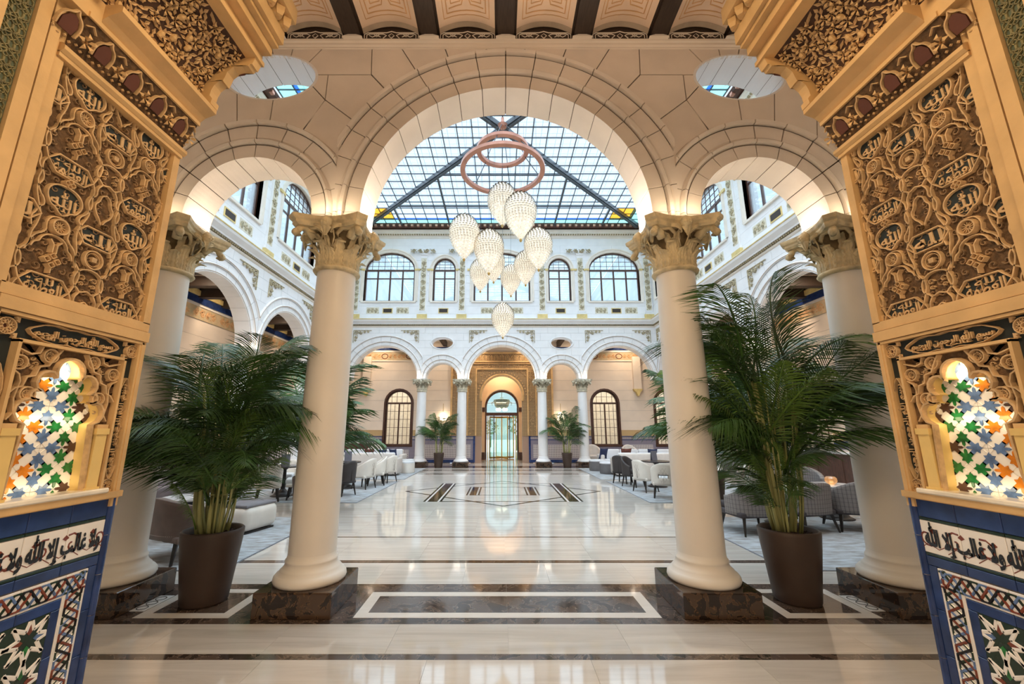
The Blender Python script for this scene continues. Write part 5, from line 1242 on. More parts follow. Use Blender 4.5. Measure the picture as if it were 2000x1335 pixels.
    # star field of the dado
    MB().box(.225, 1.5, .014, .03, 0, .84).build('star_field_ground', GREEND, J)
    SZ = .17
    wst = MB(); 
    for i in range(8):
        for k in range(6):
            x, z = .30+i*SZ, .76-k*SZ
            for q in range(8):
                a = q*pi/4+pi/8; r1, r2 = .040, .098
                wst.ribbon([(x+r1*cos(a), z+r1*sin(a)), (x+r2*cos(a+.42), z+r2*sin(a+.42))], .017, .003); wst.ribbon([(x+r1*cos(a), z+r1*sin(a)), (x+r2*cos(a-.42), z+r2*sin(a-.42))], .017, .003)
                cpt = MB(); b_ = q*pi/4; 
            for q in range(4):
                a = q*pi/2; mt = REDT if (i+k+q) % 3 == 0 else GREENT if (i+k+q) % 3 == 1 else BLUEL
                cp = MB().prism([(.02, 0), (.045, .022), (.075, .0), (.045, -.022)][::-1], -.002, 0); me = cp.mesh('star_tile_piece', mt); clipbuild('star_tile_piece', None, None, T(x, .014, z) @ RY(a), (.228, .05), (1.4, .838), me=me)
    me = wst.mesh('white_strapwork', WHITET); wst.fixn(me); clipbuild('white_strapwork', None, None, T(0, .0135, 0), (.228, .05), (1.4, .838), me=me, kind='stuff')
    # --- corbel above : net and flower cavetto frieze, ledge, floral cove, lobed end
    def flower(mb, M, r=.03, n=6, h=.012):
        for q in range(n):
            a = q*2*pi/n; mb.add([(.2*r*cos(a), 0, .2*r*sin(a)), (r*.7*cos(a-.35), -h, r*.7*sin(a-.35)), (r*1.15*cos(a), -h*.4, r*1.15*sin(a)), (r*.7*cos(a+.35), -h, r*.7*sin(a+.35))], [(0, 1, 2, 3)], 0, M)
            mb.add([(.2*r*cos(a), 0, .2*r*sin(a)), (r*.7*cos(a-.35), -h, r*.7*sin(a-.35)), (r*.7*cos(a-.35), .004, r*.7*sin(a-.35))], [(0, 1, 2)], 0, M)
        mb.lathe([(0, -h*1.3), (r*.18, -h), (r*.2, 0)][::-1], 8, (0, 0, 0), 0, M @ RX(pi/2) @ SC(1, 1, -1) if False else M @ RX(pi/2))
    MB().box(0, .74, -.012, .12, 3.32, 3.345).build('plaster_rail', PLAST, J)
    sweepy = lambda pr, x0, x1, name, m, sm=False: MB().add([(x0, a, b) for a, b in pr]+[(x1, a, b) for a, b in pr], [(i, i+1, len(pr)+i+1, len(pr)+i) for i in range(len(pr)-1)]+[tuple(range(len(pr))), tuple(range(2*len(pr)-1, len(pr)-1, -1))]).build(name, m, J, sm)
    sweepy([(.12, 3.34), (-.015, 3.34), (-.03, 3.355), (-.03, 3.375), (-.012, 3.39), (.12, 3.39)], -.01, .74, 'roll_molding', PLAST)
    # leaning frieze plane from (y -.0,z3.39) to (y -.075,z3.56)
    sweepy([(.12, 3.39), (-.0, 3.39), (-.02, 3.45), (-.075, 3.565), (.12, 3.565)], 0, .72, 'frieze_ground', PBACK)
    FM = T(0, -.008, 3.395) @ RX(radians(24))
    fz = MB(); gz = 0
    for k in range(5):
        x = .07+k*.165; fm = MB(); flower(fm, FM @ T(x-.052, -.014, .068), .040, 5, .018); fm.build('carved_flower', PLAST, J)
        nt = MB(); nt.prism([(x+.004, .045), (x+.060, .045), (x+.066, .09), (x+.050, .125), (x+.032, .135), (x+.014, .125), (x-.002, .09)][::-1], -.010, 0, 0, FM); nt.build('net_boss', MAROON, J)
        cp = MB(); cp.ribbon(chaikin([(x-.010, .045), (x-.014, .09), (x-.002, .125), (x+.022, .140), (x+.032, .165), (x+.042, .140), (x+.066, .125), (x+.078, .09), (x+.074, .045)], False), .010, .016, 0, FM); cp.build('pointed_hood', PLASTB, J)
        for q in range(6): fz.lathe([(0, -.008), (.008, 0), (0, .008)], 6, (x-.06+q*.026, -.004, .018+.012*(q % 2)), 0, FM)
        fz.ribbon([(x-.07, .13), (x-.045, .155), (x-.02, .135)], .006, .01, 0, FM)
    fz.build('berry_string', PLASTB, J, kind='stuff')
    sweepy([(.12, 3.56), (-.085, 3.56), (-.085, 3.585), (-.06, 3.60), (.12, 3.60)], -.005, .72, 'fillet', PLAST)
    sweepy([(.12, 3.60), (-.07, 3.60), (-.10, 3.63), (-.165, 3.66), (-.165, 3.69), (-.155, 3.70), (.12, 3.70)], -.02, .66, 'ledge_molding', PLAST)
    cove = [(-.06, 3.70), (-.075, 3.78), (-.11, 3.86), (-.17, 3.94), (-.25, 4.00), (-.34, 4.05)]
    sweepy([(.12, 3.70)]+cove+[(.12, 4.05)], .03, .68, 'cove_ground', COVED)
    def cv(t):
        t = min(max(t, 0), .9999)*(len(cove)-1); i = int(t); f = t-i; a, b = cove[i], cove[i+1]
        return (a[0]+(b[0]-a[0])*f, a[1]+(b[1]-a[1])*f, atan2(-(b[0]-a[0]), b[1]-a[1]))
    rr = random.Random(5); pts = []
    for tries in range(9000):
        x, t = rr.uniform(.055, .67), rr.uniform(.05, .96); d = .036 if len(pts) < 60 else .021
        if all((x-a)**2+((t-b)*.46)**2 > (d if q >= 60 or len(pts) >= 60 else d)**2 for q, (a, b) in enumerate(pts)): pts.append((x, t))
        if len(pts) > 280: break
    lf = MB()
    for q, (x, t) in enumerate(pts):
        y_, z_, an = cv(t); M_ = T(x, y_-.002, z_) @ RX(an)
        if q < 60:
            if q % 5 == 4:
                pc = MB().lathe([(0, -.026), (.012, -.02), (.017, 0), (.012, .018), (0, .026)], 8, (0, -.006, 0), 0, M_ @ RY(rr.uniform(-.6, .6))); pc.build('carved_berry', PLAST, J)
            else: fm = MB(); flower(fm, M_ @ T(0, -.008, 0) @ RY(rr.uniform(0, 1)), .034, 5, .012); fm.build('carved_flower', PLAST, J)
        else:
            a = rr.uniform(0, 2*pi); l = rr.uniform(.019, .028); lf.add([(-l, 0, 0), (0, -.008, .008), (l, -.002, 0), (0, -.008, -.008), (0, 0, .010), (0, 0, -.010)], [(0, 1, 2), (0, 2, 3), (0, 4, 1), (1, 4, 2), (0, 3, 5), (3, 2, 5)], 0, M_ @ RY(a))
    lf.build('carved_leaves', PLASTB, J, kind='stuff')
    # lobed end trim at the far face
    prof = [(-.06, 3.70), (-.075, 3.78), (-.11, 3.86), (-.17, 3.94), (-.25, 4.00), (-.34, 4.05)]
    outl = [(-.16, 3.70), (-.165, 3.735), (-.145, 3.76), (-.15, 3.80), (-.165, 3.84), (-.20, 3.875), (-.215, 3.87), (-.225, 3.90), (-.235, 3.94), (-.27, 3.975), (-.32, 3.99), (-.365, 3.985), (-.375, 4.0), (-.39, 4.0), (-.40, 4.03), (-.41, 4.06)]
    # shown in local y,z ; thickness along x
    def yz_prism(poly, x0, x1, name, m): n_ = len(poly); MB().add([(x0, a, b) for a, b in poly]+[(x1, a, b) for a, b in poly], [tuple(range(n_)), tuple(range(2*n_-1, n_-1, -1))]+[(i, (i+1) % n_, (i+1) % n_+n_, i+n_) for i in range(n_)]).build(name, m, J)
    for i in range(len(outl)-1):
        pass
    m_ = len(prof); tri = MB(); A_ = prof; Bq = [outl[int(round(i*(len(outl)-1)/(3*(m_-1))))] for i in range(3*(m_-1)+1)]
    Aq = []
    for i in range(3*(m_-1)+1): t = i/(3*(m_-1)); y_, z_, _ = cv(t); Aq.append((y_, z_))
    k_ = len(Aq); vs = [(-.03, *p) for p in Aq]+[(-.03, *p) for p in Bq]+[(.035, *p) for p in Aq]+[(.035, *p) for p in Bq]
    fs = []
    for i in range(k_-1): fs += [(i, i+1, k_+i+1, k_+i), (2*k_+i, 3*k_+i, 3*k_+i+1, 2*k_+i+1), (k_+i, k_+i+1, 3*k_+i+1, 3*k_+i), (i, 2*k_+i, 2*k_+i+1, i+1)]
    fs += [(0, k_, 3*k_, 2*k_), (k_-1, 3*k_-1, 4*k_-1, 2*k_-1)]
    tri.add(vs, fs); tri.build('lobed_corbel_trim', PLAST, J)
    sb = MB(); sb.tube([(-.0, b[0]*.55+a[0]*.45-.0, b[1]*.55+a[1]*.45) for a, b in zip(Aq, Bq)], .006, 5); sb.build('trim_bead', MAROON, J, M=T(-.03, 0, 0))
    # mouldings above the cove, running towards the camera
    for y0, y1, z0, z1 in ((-.42, .1, 4.05, 4.08), (-.40, .1, 4.08, 4.14), (-.50, .1, 4.20, 4.23), (-.46, .1, 4.14, 4.20), (-.53, .1, 4.23, 4.33), (-.60, .1, 4.40, 4.52)): MB().box(-.04, 1.0, y0, y1, z0, z1).build('corbel_molding', PLAST, J)
    mq = MB()
    for q in range(9): mq.lathe([(0, -.045), (.025, -.04), (.035, -.01), (.035, .03), (0, .04)], 4, (-.0+q*.085, -.555, 4.37), 0); mq.box(-.03+q*.085, .03+q*.085, -.55, -.3, 4.33, 4.40)
    mq.build('muqarnas_row', PLAST, J)
    # capital block and scroll at the near edge
    MB().box(.66, .80, -.075, .12, 3.56, 3.70).build('corner_block', PLAST, J); MB().box(.69, .80, -.17, .12, 3.70, 4.9).build('console_block', PLAST, J)
    vol = MB(); vol.ribbon([(.72+.0+.028*(1-t/17)*cos(t*.6), 3.80+.028*(1-t/17)*sin(t*.6)) for t in range(16)], .008, .012, 0, T(0, -.17, 0)); vol.build('volute', PLASTB, J)
    vl = MB(); vl.ribbon([(.745, 3.73), (.745, 4.1)], .006, .006, 0, T(0, -.17, 0)); vl.ribbon([(.775, 3.73), (.775, 4.1)], .006, .006, 0, T(0, -.17, 0)); vl.ribbon([(.70, 3.725), (.79, 3.725)], .005, .006, 0, T(0, -.17, 0)); vl.build('panel_line', MAROON, J)
    MB().box(-.05, 1.6, -.7, .6, 4.75, 5.2).build('portal_head', PLAST, J)
    return J
GOLDN = mat('niche_gold_plaster', (.80, .56, .20), .5, .06, 6)
jamb(-1); jamb(1)
# ================================================================== palms
def frond_mesh(name, L, n, ll, seed, m, droop=.5, w_=.011):
    rr = random.Random(seed); mb = MB(); P = []
    for i in range(15):
        t = i/14; P.append(Vector((0, L*(t*.86-.10*t*t*t), L*(.62*t-droop*t*t*1.0))))
    mb.tube(P, .008, 5, rs=[.010*(1-.75*i/14)+.001 for i in range(15)])
    for k in range(n):
        t = .18+.82*k/(n-1); i = min(int(t*14), 13); f = t*14-i; p = P[i]+(P[i+1]-P[i])*f; d = (P[i+1]-P[i]).normalized()
        le = ll*(sin(pi*min(1, (t-.05)*.92+.12))**.6)*rr.uniform(.9, 1.08)*(1-.35*max(0, t-.75)/.25)
        for s in (-1, 1):
            side = Vector((s, 0, 0)); up = side.cross(d)*s; up = d.cross(Vector((1, 0, 0))); up.normalize()
            if up.z < 0: up = -up
            dirn = (side*.80+d*(.62+.3*t)+up*rr.uniform(.05, .28)).normalized(); wv = d*w_*.5; vs = []
            for j, (u, ww) in enumerate(((0, .5), (.3, 1), (.65, .85), (1, .05))):
                c = p+dirn*le*u+Vector((0, 0, -1))*le*.60*u*u*rr.uniform(.8, 1.1); vs += [c-wv*ww, c+wv*ww]
            mb.add([v[:] for v in vs], [(0, 1, 3, 2), (2, 3, 5, 4), (4, 5, 7, 6)])
    return mb.mesh(name, m, True)
FR = [frond_mesh('frond', 1.0, 36, .34, s, LEAF, dr) for s, dr in ((1, .35), (2, .52), (3, .72), (4, .25))]+[frond_mesh('frond', 1.0, 40, .28, 5, LEAFY, .25), frond_mesh('frond', 1.0, 44, .38, 6, LEAF, .6, .015)]
FRF = [frond_mesh('frond', 1.0, 20, .30, s, LEAF, dr, .024) for s, dr in ((1, .30), (2, .5), (3, .68))]
def palm(label, x, y, seed, H=2.9, spread=1.0, far=False, pr=.29, ph=.70, nf=62, lean=0, rz=0):
    rr = random.Random(seed); t = thing('potted_palm', label, 'potted plant', (x, y, 0), rz, 'potted areca palms')
    k = pr/.29; po = MB().lathe([(0, 0), (.205*k, 0), (.215*k, .02), (.245*k, ph*.4), (.275*k, ph*.75), (.29*k, ph*.95), (.29*k, ph), (.275*k, ph+.012), (.262*k, ph), (.255*k, ph-.06), (.24*k, ph-.10)], 40)
    po.build('pot', POT, t, True); so = MB(); so.lathe([(0, ph-.045), (.15*k, ph-.05), (.255*k, ph-.06)], 16)
    for i in range(90 if not far else 20):
        a, r_ = rr.uniform(0, 2*pi), .23*k*sqrt(rr.random()); so.box(-.018, .018, -.01, .01, -.006, .006, 0, T(r_*cos(a), r_*sin(a), ph-.045+rr.uniform(0, .012)) @ RZ(rr.uniform(0, 3)) @ RX(rr.uniform(-.6, .6)))
    so.build('mulch', SOIL, t)
    ncane = 28 if not far else 9; tops = []
    for i in range(ncane):
        a = rr.uniform(0, 2*pi); r0 = .15*k*sqrt(rr.random()); h = rr.uniform(.30, .62)*(H-ph); ln_ = rr.uniform(.04, .22)*spread
        base = Vector((r0*cos(a), r0*sin(a), ph-.06)); top = Vector(((r0+ln_)*cos(a)+lean*.1, (r0+ln_)*sin(a), ph+h)); pts = [base.lerp(top, q/6)+Vector((cos(a), sin(a), 0))*.02*sin(q) for q in range(7)]
        th = rr.choice((.022, .02, .012, .010, .008)) if not far else .018; c = MB(); c.tube(pts, .015, 7, rs=[th*(1-.35*q/6) for q in range(7)])
        for q in range(1, 5): c.lathe([(th*.8, -.004), (th*1.08-.001*q, 0), (th*.8, .004)], 7, tuple(pts[q]))
        c.build('cane', CANE, t, True); tops.append((top, a))
    ms = FRF if far else FR
    for i in range(nf):
        top, a0 = tops[i % ncane]; lv = rr.random()
        base = top*1.0; base.z = ph+(top.z-ph)*(rr.uniform(.35, 1.0)); f = (base.z-ph)/max(.1, top.z-ph); base.x = top.x*f; base.y = top.y*f
        a = a0+rr.uniform(-1.3, 1.3) if lv < .75 else rr.uniform(0, 2*pi); el = rr.uniform(-.1, .35)+1.15*min(1, (base.z-ph)/(.55*(H-ph)))*rr.uniform(.15, 1.0)
        L = rr.uniform(.75, 1.12)*(H-ph)*.62*spread
        # keep the frond below the palm's height
        M_ = T(*base) @ RZ(a-pi/2) @ RX(el) @ RY(rr.uniform(-.5, .5)) @ SC(L, L, L)
        tip = M_ @ Vector((0, .76, .15))
        if tip.z > H: M_ = T(0, 0, H-tip.z) @ M_
        link('frond', rr.choice(ms), t, M_)
    if not far:
        for i in range(22):
            a = rr.uniform(0, 2*pi); r0 = rr.uniform(.05, .17)*k; z0 = ph+rr.uniform(.0, .55); L = rr.uniform(.45, .85)
            link('young_frond', rr.choice(FR[4:]), t, T(r0*cos(a), r0*sin(a), z0) @ RZ(a-pi/2+rr.uniform(-.5, .5)) @ RX(rr.uniform(.55, 1.05)) @ RY(rr.uniform(-.6, .6)) @ SC(L, L, L))
    return t
palm('large areca palm in a brown pot in front of the left near columns', -2.97, 4.47, 3, 3.10, .84, nf=64, pr=.275, ph=.66)
palm('large areca palm in a brown pot between the right near columns', 2.87, 4.50, 8, 3.30, .92, nf=64, pr=.275, ph=.66)
palm('small areca palm in a brown pot left of the far entrance', -2.83, 19.0, 5, 2.75, .95, True, .23, .62, 34)
palm('small areca palm in a brown pot right of the far entrance', 2.9, 19.0, 6, 2.75, .95, True, .23, .62, 34)
palm('areca palm mostly hidden behind the left near column, fronds reaching right', -4.05, 8.9, 7, 3.4, 1.1, True, .29, .7, 44)
palm('areca palm mostly hidden behind the right near column, fronds reaching left', 4.25, 8.9, 9, 3.4, 1.1, True, .29, .7, 44)
# ================================================================== chandelier
t = thing('ring_canopy', 'double copper ring hanging under the glass roof, egg lamps hang from it', 'chandelier', (0, 11.6, 9.6))
def ringm(r, z, w_=.075, h=.10): return MB().lathe([(r-w_, z), (r+w_, z), (r+w_, z+h), (r-w_, z+h), (r-w_, z)], 72)
ringm(1.26, 0).build('outer_ring', COPPER, t); ringm(.76, .72).build('inner_ring', COPPER, t)
for i in range(6):
    a = i*pi/3+.3; MB().tube([(1.26*cos(a), 1.26*sin(a), .1), (.76*cos(a), .76*sin(a), .72)], .015, 5).build('strut', STEEL, t); MB().tube([(.76*cos(a), .76*sin(a), .8), (.05*cos(a), .05*sin(a), 1.75)], .012, 5).build('stay_cable', STEEL, t)
MB().lathe([(0, 1.6), (.12, 1.62), (.16, 1.72), (.06, 1.8), (.05, 1.98)], 16).build('hub', COPPER, t)
EGL = mat('crystal_core', (.62, .55, .45), .3, .2, 14, emit=.42, ecol=(1, .90, .74))
CRY = glass('crystal_drop', (.97, .95, .9), .55, .35, .03, (1, .95, .85)); DKM = mat('crystal_setting', (.10, .07, .045), .4, metal=.6)
def eggr(v):   # v from 0 (bottom tip) to 1 (top)
    return .5*sin(pi*v**1.25)**.70 if 0 < v < 1 else 0
def make_egg(label):
    t = thing('egg_pendant', label, 'pendant lamp', (0, 0, 0), 0, 'crystal egg lamps of the chandelier')
    MB().lathe([(max(.001, eggr(i/20))*.60*.96, i/20) for i in range(21)], 24).build('glowing_core', EGL, t, True)
    cr = MB(); dk = MB(); rows = 21
    for j in range(1, rows):
        v = j/rows; r = eggr(v)*.60; n = max(6, int(2*pi*r/.062)); sl = (eggr(v+.02)-eggr(v-.02))*.6/.04
        for i in range(n):
            a = 2*pi*(i+.5*(j % 2))/n; M_ = T(r*cos(a), r*sin(a), v) @ RZ(a+pi/2) @ RX(-math.atan(sl) if abs(sl) < 8 else 0)
            s = .027
            cr.add([(0, 0, -s*1.25), (-s*.8, 0, 0), (-s*.45, 0, s*.9), (s*.45, 0, s*.9), (s*.8, 0, 0), (0, -s*.75, 0)], [(0, 5, 1), (1, 5, 2), (2, 5, 3), (3, 5, 4), (4, 5, 0)], 0, M_)
            dk.add([(-s*.95, -.006, s*.55), (-s*.5, -.014, s*1.25), (s*.5, -.014, s*1.25), (s*.95, -.006, s*.55), (s*.36, -.018, s*.66), (-s*.36, -.018, s*.66)], [(0, 1, 5), (1, 2, 4, 5), (2, 3, 4)], 0, M_)
    cr.build('crystal_drops', CRY, t, kind='stuff'); dk.build('drop_settings', DKM, t, kind='stuff')
    MB().lathe([(0, -.045), (.02, -.03), (.03, 0), (.02, .03)], 10).build('finial', BRASS, t)
    MB().tube([(0, 0, 1), (0, 0, 3.2)], .0035, 4).build('wire', STEEL, t)
    return t
def P3(px, py, D):
    Y = (667.5-py)/803; th = radians(12); d = cos(th)-Y*sin(th); z = sin(th)+Y*cos(th); return ((px-978)/803/d*D-.06, D, 1.65+z/d*D)
EG = [(981, 357, 441, 12.3, 'topmost crystal egg lamp, half behind its neighbour under the copper ring'), (1017, 375, 468.7, 11.2, 'high crystal egg lamp just right of the topmost one'), (906, 418, 507, 11.0, 'leftmost crystal egg lamp, hanging alone'),
      (954.7, 447, 534, 11.0, 'crystal egg lamp right of the leftmost one'), (1052, 444, 527, 11.0, 'rightmost crystal egg lamp'), (964, 484, 551, 11.9, 'middle crystal egg lamp of the left cluster'), (938, 504.6, 569, 12.9, 'lowest crystal egg lamp of the left cluster'),
      (1026.6, 489, 556.7, 11.9, 'crystal egg lamp below and left of the rightmost one'), (998, 515.4, 577.8, 12.7, 'crystal egg lamp just right of the centre, above the lone bottom one'), (982, 590, 659, 11.6, 'lowest crystal egg lamp, hanging alone at the bottom')]
egg = None
for px, y0, y1, D, lab in EG:
    b_, tp = P3(px, y1, D), P3(px, y0, D); h = tp[2]-b_[2]
    if egg is None: egg = make_egg(lab); o = egg
    else: o = copy_tree(egg, (0, 0, 0), 0, lab)
    o.location = b_; o.scale = (h, h, h)
    for c_ in kids(o):
        if c_.name.startswith('wire'):
            c_.data = MB().tube([(0, 0, 1), (0, 0, (11.61-b_[2])/h)], .0045/h, 4).mesh('wire', STEEL)
# ================================================================== furniture
def shell_mesh(w_, dep, hs, hb, ha, th, arc, name, m, taper=.12, hole=False, ex=2.6):
    """wrap-round chair back, opening towards -y; hs seat level, hb back top, ha arm top"""
    nu, nv = 36, 10; vs = []; uvs = []
    def top(a): k = min(1, abs(a)/arc); s = k*k*(3-2*k); s = s**1.2; return hb-(hb-ha)*s
    def rad(a):   # superellipse
        c_, s_ = abs(cos(a)), abs(sin(a)); return 1/((c_/(dep/2))**ex+(s_/(w_/2))**ex)**(1/ex)
    def surf(o):
        for j in range(nv+1):
            for i in range(nu+1):
                a = -arc+2*arc*i/nu; z0 = hs-.14; z = z0+(top(a)-z0)*j/nv; f = (z-z0)/(hb-z0); r = rad(a)*(1+taper*f*max(0, cos(a)))-o
                vs.append((r*sin(a), r*cos(a), z))
    surf(0); surf(th); N = (nu+1)*(nv+1); fs = []
    idx = lambda s, i, j: s*N+j*(nu+1)+i
    for j in range(nv):
        for i in range(nu):
            if hole and j in (3, 4) and 14 <= i < 22: continue
            fs += [(idx(0, i, j), idx(0, i+1, j), idx(0, i+1, j+1), idx(0, i, j+1)), (idx(1, i, j), idx(1, i, j+1), idx(1, i+1, j+1), idx(1, i+1, j))]
    for i in range(nu): fs += [(idx(0, i, nv), idx(0, i+1, nv), idx(1, i+1, nv), idx(1, i, nv)), (idx(0, i, 0), idx(1, i, 0), idx(1, i+1, 0), idx(0, i+1, 0))]
    for j in range(nv):
        for i in (0, nu): fs.append((idx(0, i, j), idx(0, i, j+1), idx(1, i, j+1), idx(1, i, j)))
    if hole:
        for i in range(14, 22): fs += [(idx(0, i, 3), idx(0, i+1, 3), idx(1, i+1, 3), idx(1, i, 3)), (idx(0, i, 5), idx(1, i, 5), idx(1, i+1, 5), idx(0, i+1, 5))]
    mb = MB(); mb.add(vs, fs); me = mb.mesh(name, m, True); mb.fixn(me); uv = me.uv_layers.new(name='UVMap')
    co_ = [v.co for v in me.vertices]
    for lp in me.loops: v = co_[lp.vertex_index]; uv.data[lp.index].uv = ((atan2(v.x, v.y)+pi)*.35, v.z)
    return me
def leg_m(h, r0, r1, sp, m):
    mb = MB(); mb.tube([(0, 0, h), (sp[0]*.5, sp[1]*.5, h*.5), (sp[0], sp[1], 0)], r0, 4, rs=[r0, (r0+r1)/2, r1]); return mb.mesh('leg', m)
def chair(label, group, w_, dep, hs, hb, ha, m, seatm, legm, arc=1.9, th=.055, legh=None, hole=False, seams=True, cat='chair', name='dining_chair', quilt=False):
    t = thing(name, label, cat, (0, 0, 0), 0, group); lh = legh or hs-.12
    link('backrest', shell_mesh(w_, dep, hs, hb, ha, th, arc, 'backrest', m, hole=hole), t)
    MB().rbox(-w_/2+th, w_/2-th, -dep/2-.02, dep/2-th-.02, hs-.10, hs+.02, .035).build('seat_cushion', seatm, t, True)
    MB().rbox(-w_/2+.03, w_/2-.03, -dep/2-.0, dep/2-.06, hs-.17, hs-.09, .02).build('seat_base', m, t, True)
    for sx in (-1, 1):
        for sy in (-1, 1): link('leg', leg_m(lh+.0, .034, .018, (sx*.05, sy*.06), legm), t, T(sx*(w_/2-.10), sy*(dep/2-.10), 0))
    if quilt:
        q = MB()
        for s in (-1, 1):
            for i in range(-3, 12): a = -1.5+i*.28; q.tube([((w_/2+.004)*sin(a+s*u*.7)*(.96), (dep/2+.012+.02*u)*cos(a+s*u*.7), hs-.08+u*(hb-hs)*.9*(1 if abs(a+s*u*.7) < 1 else .55)) for u in [k/5 for k in range(6)] if abs(a+s*u*.7) < 1.5] or [(0, 0, hs), (0, 0, hs+.001)], .0025, 3)
        q.build('quilting', mat('stitching', (.45, .40, .34), .6), t)
    if seams:
        MB().tube([((w_/2+.0)*sin(a)*1.0, (dep/2)*cos(a), 0) for a in (0, 0)], .003, 3) if False else MB().box(-.002, .002, dep/2-.01, dep/2+.02, hs-.1, hb-.03).build('back_seam', mat('seam', (.2, .17, .15), .7) if m is not DKLEA else BLKW, t)
    return t
gA = 'white leather dining chairs of the left lounge'; gB = 'dining chairs of the right lounge'
wc = chair('white leather chair next to the dark one at the left aisle', gA, .56, .56, .47, .84, .62, LEATH, LEATHI, BLKW, quilt=True)
wc.location = (-3.98, 12.35, 0); wc.rotation_euler = (0, 0, -1.9)
def wcopy(x, y, rz, lab, grp=gA): return copy_tree(wc, (x, y, 0), rz, lab, grp)
wcopy(-3.86, 13.06, -1.2, 'white leather chair second behind the dark chair, left of the aisle'); wcopy(-3.72, 13.75, -2.0, 'white leather chair at the far end of the left aisle row')
dk = chair('dark leather chair at the left aisle, partly hidden by the near column', 'dark leather chairs beside the aisle', .54, .56, .47, .86, .60, DKLEA, DKLEA, BLKW)
dk.location = (-4.12, 11.1, 0); dk.rotation_euler = (0, 0, -.5-pi/2)
copy_tree(dk, (3.78, 13.55, 0), pi/2+.9, 'dark leather chair with a pale seat, far one on the right aisle'); copy_tree(dk, (3.86, 12.75, 0), pi/2-.9, 'dark leather chair, back turned to the aisle, near one on the right')
wcopy(3.88, 11.75, pi/2+.5, 'white leather chair between the dark chair and the quilted one, right aisle', gB)
qc = chair('cream quilted leather chair with an open slot in its back, right aisle', gB, .58, .56, .47, .84, .60, LEATH, LEATHI, BLKW, hole=True, quilt=True); qc.location = (4.0, 10.75, 0); qc.rotation_euler = (0, 0, pi-.35)
wcopy(5.6, 9.2, pi+.2, 'white leather chair behind the left plaid armchair', gB); wcopy(6.1, 10.2, .3, 'white leather chair far behind the plaid armchairs', gB); wcopy(4.9, 11.6, -pi/2, 'white leather chair across the table from the quilted one', gB)
wcopy(-5.55, 10.2, -2.6, 'white quilted chair right of the left palm, nearest one', gA); wcopy(-5.0, 10.6, -1.2, 'white quilted chair right of the left palm, facing its neighbour', gA); wcopy(-5.9, 11.7, .2, 'white quilted chair behind the left palm, farthest of three', gA); wcopy(-5.1, 13.6, 1.2, 'white chair beside the round table at the far left', gA)
# round tables
TOPD = mat('dark_table_top', (.05, .04, .04), .25)
def table(label, x, y, r=.42, h=.74, topm=None, sc=1):
    t = thing('pedestal_table', label, 'table', (x, y, 0), 0, 'round pedestal tables'); MB().lathe([(0, h-.035), (r-.01, h-.035), (r, h-.025), (r, h-.005), (r-.008, h), (0, h)], 32).build('table_top', topm or TOPD, t)
    MB().lathe([(.0, 0), (.27, 0), (.28, .02), (.22, .05), (.20, .055), (.19, .09), (.10, .13), (.055, .18), (.06, .30), (.075, .36), (.05, .44), (.045, h-.1), (.12, h-.04)], 24).build('pedestal', BLKW, t, True); return t
TW = mat('pale_table_top', (.75, .72, .70), .2)
table('round dark table between the far left aisle chairs', -4.55, 12.4); table('round table behind the dark chairs at the right aisle', 4.55, 12.7); table('round table in front of the quilted chair', 4.5, 10.0, .42)
table('round table beyond the left palm', -5.6, 11.0, .4); table('round dark table between the plaid armchairs', 5.0, 7.9, .45, .62, TW); table('round dark table beside the mauve armchairs', -4.95, 6.85, .38, .62, TW); table('low table at the far right armchairs', 6.3, 8.3, .40, .62, TW)
table('round table between the far left white chairs', -5.9, 13.1, .4)
def menu(label, x, y, z, rz=.4):
    t = thing('menu_holder', label, 'menu', (x, y, z), rz, 'grey menu holders'); MB().rbox(-.10, .10, -.045, -.035, 0, .28, .003, seg=1, M=RX(-.12)).build('front_cover', BOOKG, t); MB().rbox(-.10, .10, .035, .045, 0, .28, .003, seg=1, M=RX(.12)).build('back_cover', BOOKG, t)
menu('grey menu holder on the round table at the left aisle', -4.5, 12.4, .742); menu('grey menu holder on the round table at the right aisle', 4.5, 12.7, .742); menu('grey menu holder on the table beyond the left palm', -5.6, 11.0, .742); menu('grey menu holder on the far left table', -5.9, 13.1, .742)
# candle glass
t = thing('candle_glass', 'ribbed glass candle holder glowing on the table behind the plaid armchairs', 'candle holder', (6.3, 8.3, .622)); MB().lathe([(.03, 0), (.08, .02), (.10, .06), (.095, .11), (.07, .14), (.065, .13), (.09, .10), (.095, .06), (.07, .025), (0, .02)], 20).build('ribbed_glass', glass('amber_glass', (.95, .85, .7), .5, .25, .1, (.9, .7, .5)), t); MB().lathe([(0, .02), (.03, .02), (.03, .06), (0, .06)], 12).build('candle', mat('candle_wax', (.9, .8, .6), .4, emit=2.5, ecol=(1, .65, .3)), t)
